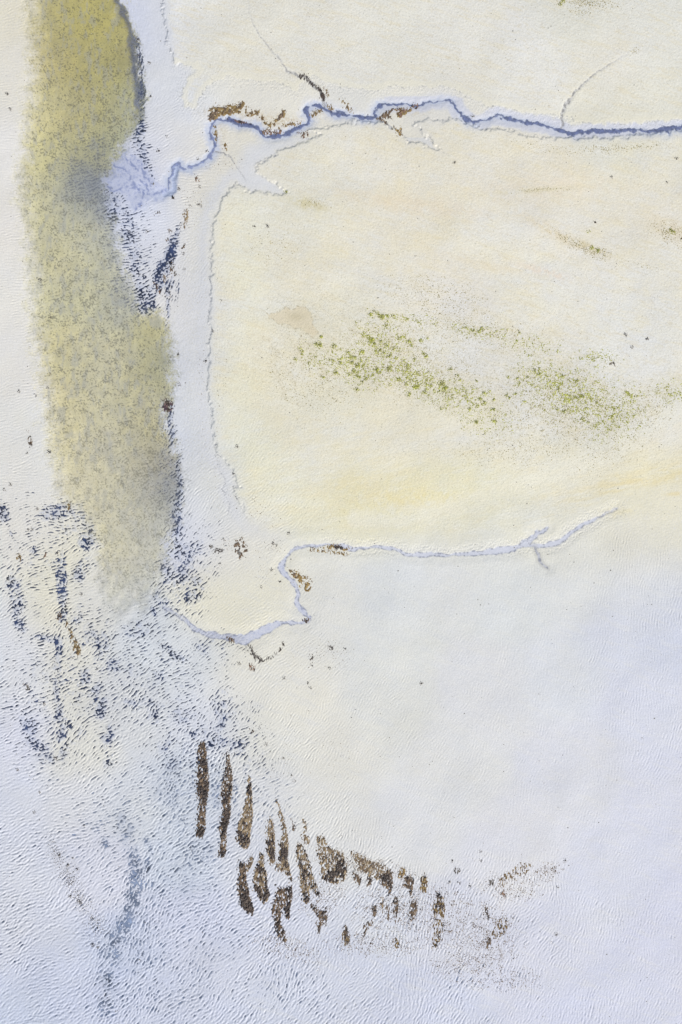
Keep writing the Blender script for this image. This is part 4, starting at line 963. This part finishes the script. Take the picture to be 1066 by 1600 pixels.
bed('seaweed_clump', 'dark triangular speck alone on the right of the cream flat', 'seaweed clump', [(926,348),(929,344),(932,349)], 'dark', 'dark', None, .6, 1., .05, (), 269, step=.4)
bed('seaweed_clump', 'dark purple lump right of the main green algae field', 'seaweed clump', [(954,567),(959,566),(962,571),(958,573)], 'purple', 'dark', None, .5, 1., .05, (), 270, step=.4)
bed('seaweed_clump', 'dark rust lump at the right picture edge', 'seaweed clump', [(1062,368),(1070,366),(1072,374),(1063,375)], 'olive', 'dark', None, .4, .9, .05, (), 271)
bed('seaweed_clump', 'tiny dark brown knot at the lower end of a rusty thread', 'seaweed clump', [(392,1139),(396,1139),(398,1144),(394,1146)], 'dark', 'dark', None, .6, 1., .05, (), 272, step=.4)
bed('seaweed_clump', 'black three-pointed weed scrap on the sand far right of the beds', 'seaweed clump', [(766,1373),(769,1378),(774,1373),(773,1380),(770,1386),(766,1379)], 'grey', 'dark', None, .5, .9, .04, (), 273, step=.4)
bed('seaweed_clump', 'faint grey tufted clump above the sparse right beds', 'seaweed clump', [(710,1358),(718,1356),(720,1362),(715,1367),(711,1363)], 'grey', 'dark', None, .3, .7, .04, (), 274, step=.4)

# ------------------------------------------------------------------ repeats: small clumps and green tufts
rng = random.Random(4)
def single(name, label, cat, group, cx, cy, r, pal, mat, seed, step=.42):
    n = 11
    rr = random.Random(seed)
    poly = [(cx + r * (.55 + .6 * rr.random()) * math.cos(2 * math.pi * k / n) * 1.15, cy + r * (.55 + .6 * rr.random()) * math.sin(2 * math.pi * k / n)) for k in range(n)]
    gx_, gy_ = np.meshgrid(np.arange(cx - r * 2 - 1, cx + r * 2 + 1, step), np.arange(cy - r * 2 - 1, cy + r * 2 + 1, step))
    h_, w_ = gx_.shape
    n1 = fnoise(h_, w_, seed, 1.0, 5, .6, step=step); n2 = fnoise(h_, w_, seed + 1, .8, 3, .3, step=step)
    sd = sd_poly(poly, gx_ + n1 * 1.1, gy_ + n2 * 1.1)
    n3 = 1 - 2.0 * np.abs(fnoise(h_, w_, seed + 2, 1.6, 9, .7, step=step))
    m = np.minimum(sd / 1.0 + .5 * n1 + .3, .25 + .8 * n1 + .7 * n3 + 1.1 * np.exp(-((gx_ - cx) ** 2 + (gy_ - cy) ** 2) / (r * .45) ** 2))
    ox, oy = world_xy(cx, cy); oz = float(zat(np.array([cx]), np.array([cy]))[0])
    top = zat(gx_, gy_) + .012 + .035 * sm(0, 1, m) * (1 + .4 * n2)
    o = lump((gx_, gy_), m, top, pal, seed, name, mat, None, (ox, oy, oz), step)
    if o is None:
        return None
    o.location = (ox, oy, oz)
    o['label'] = label; o['category'] = cat; o['group'] = group
    return o

# bright green tufts traced one by one on the middle flat
GT = [(580,492,3.2),(587,488,2.2),(598,496,4.4),(592,492,2.6),(607,495,2.6),(616,494,2.4),(604,509,2.8),(606,503,1.8),(581,532,4.4),(577,527,2.6),(586,538,2.2),(596,534,2.8),(606,541,2.6),(617,545,2),(624,529,2),
 (640,534,3.2),(644,541,2.2),(594,548,3),(601,552,3),(609,557,3.4),(567,550,4),(500,540,4.6),(494,538,2.4),(522,541,4),(503,527,2.6),(545,551,3.2),(549,558,3.6),(555,559,2.4),(565,563,2.6),(550,567,3),(559,571,3.2),(553,580,3.2),(546,586,2),
 (525,582,3.8),(521,564,2.4),(515,563,2),(533,567,2.8),(473,550,2.4),(470,544,2),(463,562,2.2),(590,578,3.2),(594,582,2.4),(608,577,3.8),(584,586,2.2),(562,590,2.6),(572,592,2.8),(567,598,2.2),(484,568,2.2),(506,590,2.2),(558,609,3),
 (625,593,2.8),(632,583,2),(637,570,2.2),(638,577,2.6),(648,562,2),(666,557,3.6),(662,552,2.2),(658,532,3),(668,529,2),(636,600,2.4),(650,606,4.2),(655,603,2.8),(674,603,2.4),(692,600,4.8),(697,606,3.2),(640,616,3.4),(665,613,2.8),(688,612,2.2),(705,577,2.6),
 (716,587,2.2),(719,594,2.2),(745,596,2),(757,615,2.4),(751,624,3),(757,630,3.2),(747,634,2.4),(772,625,2.4),(765,611,2),(795,590,2.6),(793,617,2.8),(796,622,2),(806,616,2.4),(809,592,2.2),(812,600,2.2),(820,628,2.6),(836,580,2.8),(844,577,2.2),(825,590,2.2),(843,585,2.4),
 (880,588,2.4),(902,595,2.6),(873,608,2.2),(908,620,2.6),(912,620,2.2),(899,620,2),(872,640,2.2),(882,644,2.4),(912,656,3),(920,661,2.2),(933,629,2),(942,635,2.2),(960,640,2.2),(976,630,2),(740,517,2.4),(750,518,2.6),(754,514,2),(728,512,1.8),(812,520,2.2),(808,533,2),
 (690,640,2.2),(735,640,2.2),(745,660,2.6),(772,640,2.2),(880,3,3),(876,8,2.2),(448,300,2.2),(920,362,2),(925,388,3),(1052,363,3.2),(1048,360,2.2),(935,392,2.4)]
for i, (x, y, r) in enumerate(GT):
    r = r * 1.1
    single('green_algae_tuft', 'bright green algae tuft growing on the cream sand flat', 'algae tuft', 'green algae tufts on the middle flat',
           x, y, r, 'green' if i % 4 else 'lime', M_WEED, 1000 + 3 * i)

# small dark clumps scattered over the shore and flats
DT = [(217,62,3),(234,98,2.6),(236,150,2.2),(217,86,1.8),(12,147,2.4),(17,171,2.2),(248,236,2.6),(241,288,2.4),(262,213,1.8),(281,295,2),(298,322,2.2),(284,350,2),(231,362,2),(267,362,2.2),(278,379,1.8),(287,396,2),(289,420,2.2),(334,518,2.2),(322,564,3),(279,553,2.2),
 (281,601,2.4),(78,584,2.6),(64,438,3),(60,435,1.6),(79,496,2.8),(75,606,2),(57,618,1.8),(31,612,2),(17,757,3),(8,765,2),(78,706,2.6),(43,707,1.6),(350,843,1.8),(428,849,2),(433,852,1.8),(425,890,2.2),(439,909,1.6),(410,918,1.6),(345,881,1.8),(375,1037,2),(445,1060,2.2),(488,1040,2),(482,1067,2),
 (540,1015,2),(516,1044,2.2),(660,1068,2),(486,1075,1.8),(417,1163,2.4),(444,1185,1.6),(456,1211,1.8),(461,1220,1.8),(28,1203,2.4),(55,1270,2),(62,1238,2.2),(88,1185,2.4),(113,1028,2),(152,1045,2),(70,1100,2.2),(132,1290,1.8),(115,1340,2),(93,1336,2.8),(107,1352,2.6),(122,1358,2.2),(109,1381,2.4),(115,1378,2),
 (111,1400,2.8),(124,1408,3),(127,1412,2),(145,1435,2),(146,1476,3),(153,1480,2.2),(884,1345,2.6),(707,1345,2.2),(703,1379,2.6),(735,1385,2.4),(719,1379,2),(870,1460,2.2),(803,1435,2),(752,1330,1.8),(752,1345,2),(872,1386,1.6),(1012,530,1.8),(978,524,2.6),(988,543,2),(1058,248,2.2),(1043,286,1.6),(956,277,1.8),(711,255,1.8),
 (740,182,2),(419,354,2.6),(399,354,2),(313,292,2),(310,248,1.6),(324,236,2),(258,605,2),(388,1018,1.8),(399,1028,2),(452,833,2.6),(347,470,1.6),(372,698,2.6),(366,740,1.6),(290,330,1.8),(60,795,1.8),(52,827,2),(45,828,1.8),(90,864,1.8),(128,928,2)]
for i, (x, y, r) in enumerate(DT):
    single('seaweed_scrap', 'very small dark seaweed scrap lying loose on pale sand', 'seaweed scrap', 'small dark seaweed scraps on the sand',
           x, y, r * .8, ('dark', 'grey', 'grey')[i % 3], M_WEED, 3000 + 3 * i)

# ------------------------------------------------------------------ uncountable cover
def cover(name, label, x0, y0, x1, y1, maskf, pal, seed, cat, h=.02, step=.7, mat=None, ax=1., ay=1.):
    gx_, gy_ = np.meshgrid(np.arange(x0, x1, step), np.arange(y0, y1, step))
    h_, w_ = gx_.shape
    n1 = fnoise(h_, w_, seed, 1.2, 5, .5, ax, ay, step=step)
    n2 = fnoise(h_, w_, seed + 1, 3, 24, 1.0, step=step)
    ridge = 1 - np.abs(fnoise(h_, w_, seed + 2, 2.2, 14, .8, step=step)) * 2.2
    m = maskf(gx_, gy_, n1, n2, ridge)
    ox, oy = world_xy((x0 + x1) / 2, (y0 + y1) / 2)
    top = zat(gx_, gy_) + .008 + h * sm(0, 1.2, m) * (1 + .3 * n1)
    o = lump((gx_, gy_), m, top, pal, seed, name, mat or M_WEED, None, (ox, oy, 0), step, None, True)
    o.location = (ox, oy, 0)
    o['label'] = label; o['category'] = cat; o['kind'] = 'stuff'
    return o

def el(x, y, cx, cy, rx, ry, ang=0):
    a = math.radians(-ang)
    u = (x - cx) * math.cos(a) + (y - cy) * math.sin(a); v = -(x - cx) * math.sin(a) + (y - cy) * math.cos(a)
    return np.exp(-((u / rx) ** 2 + (v / ry) ** 2))

def gmask(x, y, n1, n2, rd):
    d = np.maximum.reduce([el(x, y, 600, 545, 55, 45, -30) * .8, el(x, y, 560, 575, 55, 28, -20) * .95, el(x, y, 650, 590, 75, 26, -28) * 1.0, el(x, y, 720, 620, 60, 30, -20) * .8, el(x, y, 630, 500, 60, 14, -5) * .7, el(x, y, 750, 518, 55, 12, -8) * .75,
        el(x, y, 860, 595, 60, 30, -10) * .95, el(x, y, 900, 620, 75, 42, -12) * 1.0, el(x, y, 830, 540, 60, 20, -10) * .6, el(x, y, 760, 655, 50, 28, -10) * .7, el(x, y, 500, 565, 40, 22, -35) * .6, el(x, y, 960, 650, 50, 36, 30) * .9, el(x, y, 1050, 612, 30, 20, 0) * .85, el(x, y, 930, 560, 40, 16, 0) * .7, el(x, y, 985, 630, 24, 30, 0) * .8])
    d = d - .75 * (1 - sm(0, .3, d))
    return d * 2.3 + rd * .8 + n1 * .8 + n2 * .6 - 2.2
cover('algae_film', 'olive green algae threads spread thin over the middle flat', 430, 470, 1066, 720, gmask, 'green', 501, 'algae', .018)
def gmask2(x, y, n1, n2, rd):
    d = np.maximum.reduce([el(x, y, 690, 470, 90, 40, -20) * .55, el(x, y, 880, 640, 120, 60, -10) * .8, el(x, y, 640, 570, 110, 55, -20) * .7, el(x, y, 820, 700, 110, 30, 5) * .5, el(x, y, 760, 520, 100, 28, -10) * .6, el(x, y, 1000, 640, 60, 40, 20) * .6, el(x, y, 490, 590, 80, 60, -30) * .5, el(x, y, 960, 700, 70, 30, 30) * .5])
    d = d - .75 * (1 - sm(0, .3, d))
    return d * 1.5 + rd * .75 + n1 * .95 + n2 * .35 - 2.0
cover('weed_crumbs', 'grey-brown weed crumbs sprinkled around the green algae', 420, 430, 1066, 760, gmask2, 'moss', 511, 'weed crumbs', .014)
def gmask3(x, y, n1, n2, rd):
    d = np.maximum.reduce([el(x, y, 905, 385, 60, 10, -28), el(x, y, 940, 395, 24, 8, -10), el(x, y, 1045, 365, 34, 20, -25) * .9, el(x, y, 1000, 415, 40, 5, -12) * .7, el(x, y, 840, 298, 60, 5, 4) * .7, el(x, y, 490, 318, 26, 8, -15) * .85, el(x, y, 960, 232, 110, 9, 2) * .75, el(x, y, 840, 228, 50, 6, -8) * .6, el(x, y, 430, 385, 60, 40, 0) * .4])
    d = d - .75 * (1 - sm(0, .3, d))
    return d * 2.0 + n1 * .9 + n2 * .3 - 2.4
cover('weed_crumbs', 'thin mossy streaks of weed crumbs on the upper cream flat', 360, 210, 1080, 440, gmask3, 'moss', 521, 'weed crumbs', .016)
def gmask4(x, y, n1, n2, rd):
    d = np.maximum.reduce([el(x, y, 915, 4, 55, 12, -5), el(x, y, 910, 18, 20, 8, 0) * .8, el(x, y, 992, 80, 12, 5, 35) * .8])
    d = d - .75 * (1 - sm(0, .3, d))
    return d * 1.9 + n1 * 1.0 - 2.3
cover('weed_crumbs', 'olive weed crumbs gathered at the top edge of the upper flat', 840, -40, 1066, 110, gmask4, 'moss', 531, 'weed crumbs', .016)
def bmask(x, y, n1, n2, rd):
    d = np.maximum.reduce([el(x, y, 560, 1350, 80, 14, -12) * .8, el(x, y, 500, 1400, 50, 40, 0) * .45, el(x, y, 620, 1420, 70, 40, 0) * .6, el(x, y, 700, 1440, 60, 50, 0) * .55, el(x, y, 760, 1460, 50, 50, 0) * .6, el(x, y, 740, 1500, 70, 26, 10) * .6, el(x, y, 590, 1475, 80, 20, 0) * .6,
        el(x, y, 680, 1395, 60, 14, -10) * .5, el(x, y, 850, 1365, 34, 14, 25) * .7, el(x, y, 800, 1385, 50, 26, 0) * .5, el(x, y, 450, 1480, 60, 20, -20) * .55, el(x, y, 780, 1530, 70, 20, 0) * .5])
    d = d - .75 * (1 - sm(0, .3, d))
    return d * 1.7 + n1 * 1.0 + n2 * .4 - 2.1
cover('mussel_crumbs', 'loose dark shell and weed crumbs strewn around the mussel beds', 380, 1310, 920, 1580, bmask, 'brown', 541, 'shell crumbs', .022, mat=M_MUSSEL, ax=.6)
def smask(x, y, n1, n2, rd):
    d = np.maximum.reduce([el(x, y, 88, 1335, 12, 34, 20), el(x, y, 108, 1370, 18, 30, 35), el(x, y, 125, 1405, 18, 26, 35), el(x, y, 150, 1445, 18, 26, 30)])
    d = d - .75 * (1 - sm(0, .3, d))
    return d * 1.7 + n1 * .95 - 2.35
cover('weed_crumbs', 'slanting streak of grey-brown weed crumbs in the lower left ripples', 60, 1270, 190, 1500, smask, 'grey', 551, 'weed crumbs', .016, step=.6)
def cmask(x, y, n1, n2, rd):
    d = np.maximum.reduce([el(x, y, 400, 800, 60, 26, -30) * .55, el(x, y, 365, 850, 30, 20, 0) * .6, el(x, y, 425, 858, 30, 14, 0) * .8, el(x, y, 510, 1020, 50, 34, 0) * .6, el(x, y, 410, 895, 30, 20, 0) * .55, el(x, y, 265, 430, 14, 60, -10) * .9,
        el(x, y, 340, 620, 26, 200, 0) * .35, el(x, y, 318, 600, 10, 200, 0) * .4, el(x, y, 300, 320, 22, 40, 0) * .55, el(x, y, 345, 255, 40, 16, 0) * .6, el(x, y, 470, 905, 20, 14, 0) * .6, el(x, y, 450, 1180, 20, 60, -20) * .55, el(x, y, 520, 1180, 80, 50, 0) * .35])
    d = d - .75 * (1 - sm(0, .3, d))
    return d * 1.7 + n1 * .95 - 2.8
cover('weed_crumbs', 'fine brown weed crumbs dusted along the right river bank', 240, 220, 620, 1260, cmask, 'brown', 561, 'weed crumbs', .016, step=.75)

def flakes(name, label, cat, pts, pal, mat):
    rr = np.random.default_rng(9); VV = []; FF = []; CC = []
    for (x, y, r) in pts:
        n = 6; a0 = rr.random() * 6.28; el_ = .45 + .5 * rr.random()
        zc = float(zat(np.array([x]), np.array([y]))[0])
        b0 = len(VV); c = alb(PAL[pal][0]) * (.8 + .4 * rr.random()) if isinstance(pal, str) else alb(pal) * (.85 + .2 * rr.random())
        ca, sa = math.cos(a0), math.sin(a0)
        for k in range(n):
            t = 2 * math.pi * k / n; q = r * (.7 + .5 * rr.random())
            u, v = q * math.cos(t), q * math.sin(t) * el_
            X_, Y_ = world_xy(x + u * ca - v * sa, y + u * sa + v * ca)
            VV.append((X_, Y_, zc - .004)); CC.append(c)
        X_, Y_ = world_xy(x, y); VV.append((X_, Y_, zc + .02 + r * .02)); CC.append(c)
        FF += [(b0 + (k + 1) % n, b0 + k, b0 + n) for k in range(n)]
    o = new_obj(name, np_mesh(name, np.array(VV), np.array(FF), {'sediment': np.array(CC)}, mat=mat, smooth=False), kind='stuff')
    o['label'] = label; o['category'] = cat
    return o
rr = np.random.default_rng(77)
pts = [(x, y, .32 + .45 * rr.random() ** 3) for x, y in zip(rr.uniform(-100, 1166, 900), rr.uniform(-100, 1700, 900))]
flakes('shell_fragments', 'tiny white shell fragments dotted over the whole flat', 'shells', pts, (245, 244, 240), M_SHELL)
pts = [(x, y, .4 + .9 * rr.random() ** 4) for x, y in zip(rr.uniform(-100, 1166, 2600), rr.uniform(-100, 1700, 2600))]
flakes('weed_specks', 'tiny dark weed specks dotted over the whole flat', 'weed specks', pts, 'grey', M_WEED)
print('done', len(bpy.data.objects))
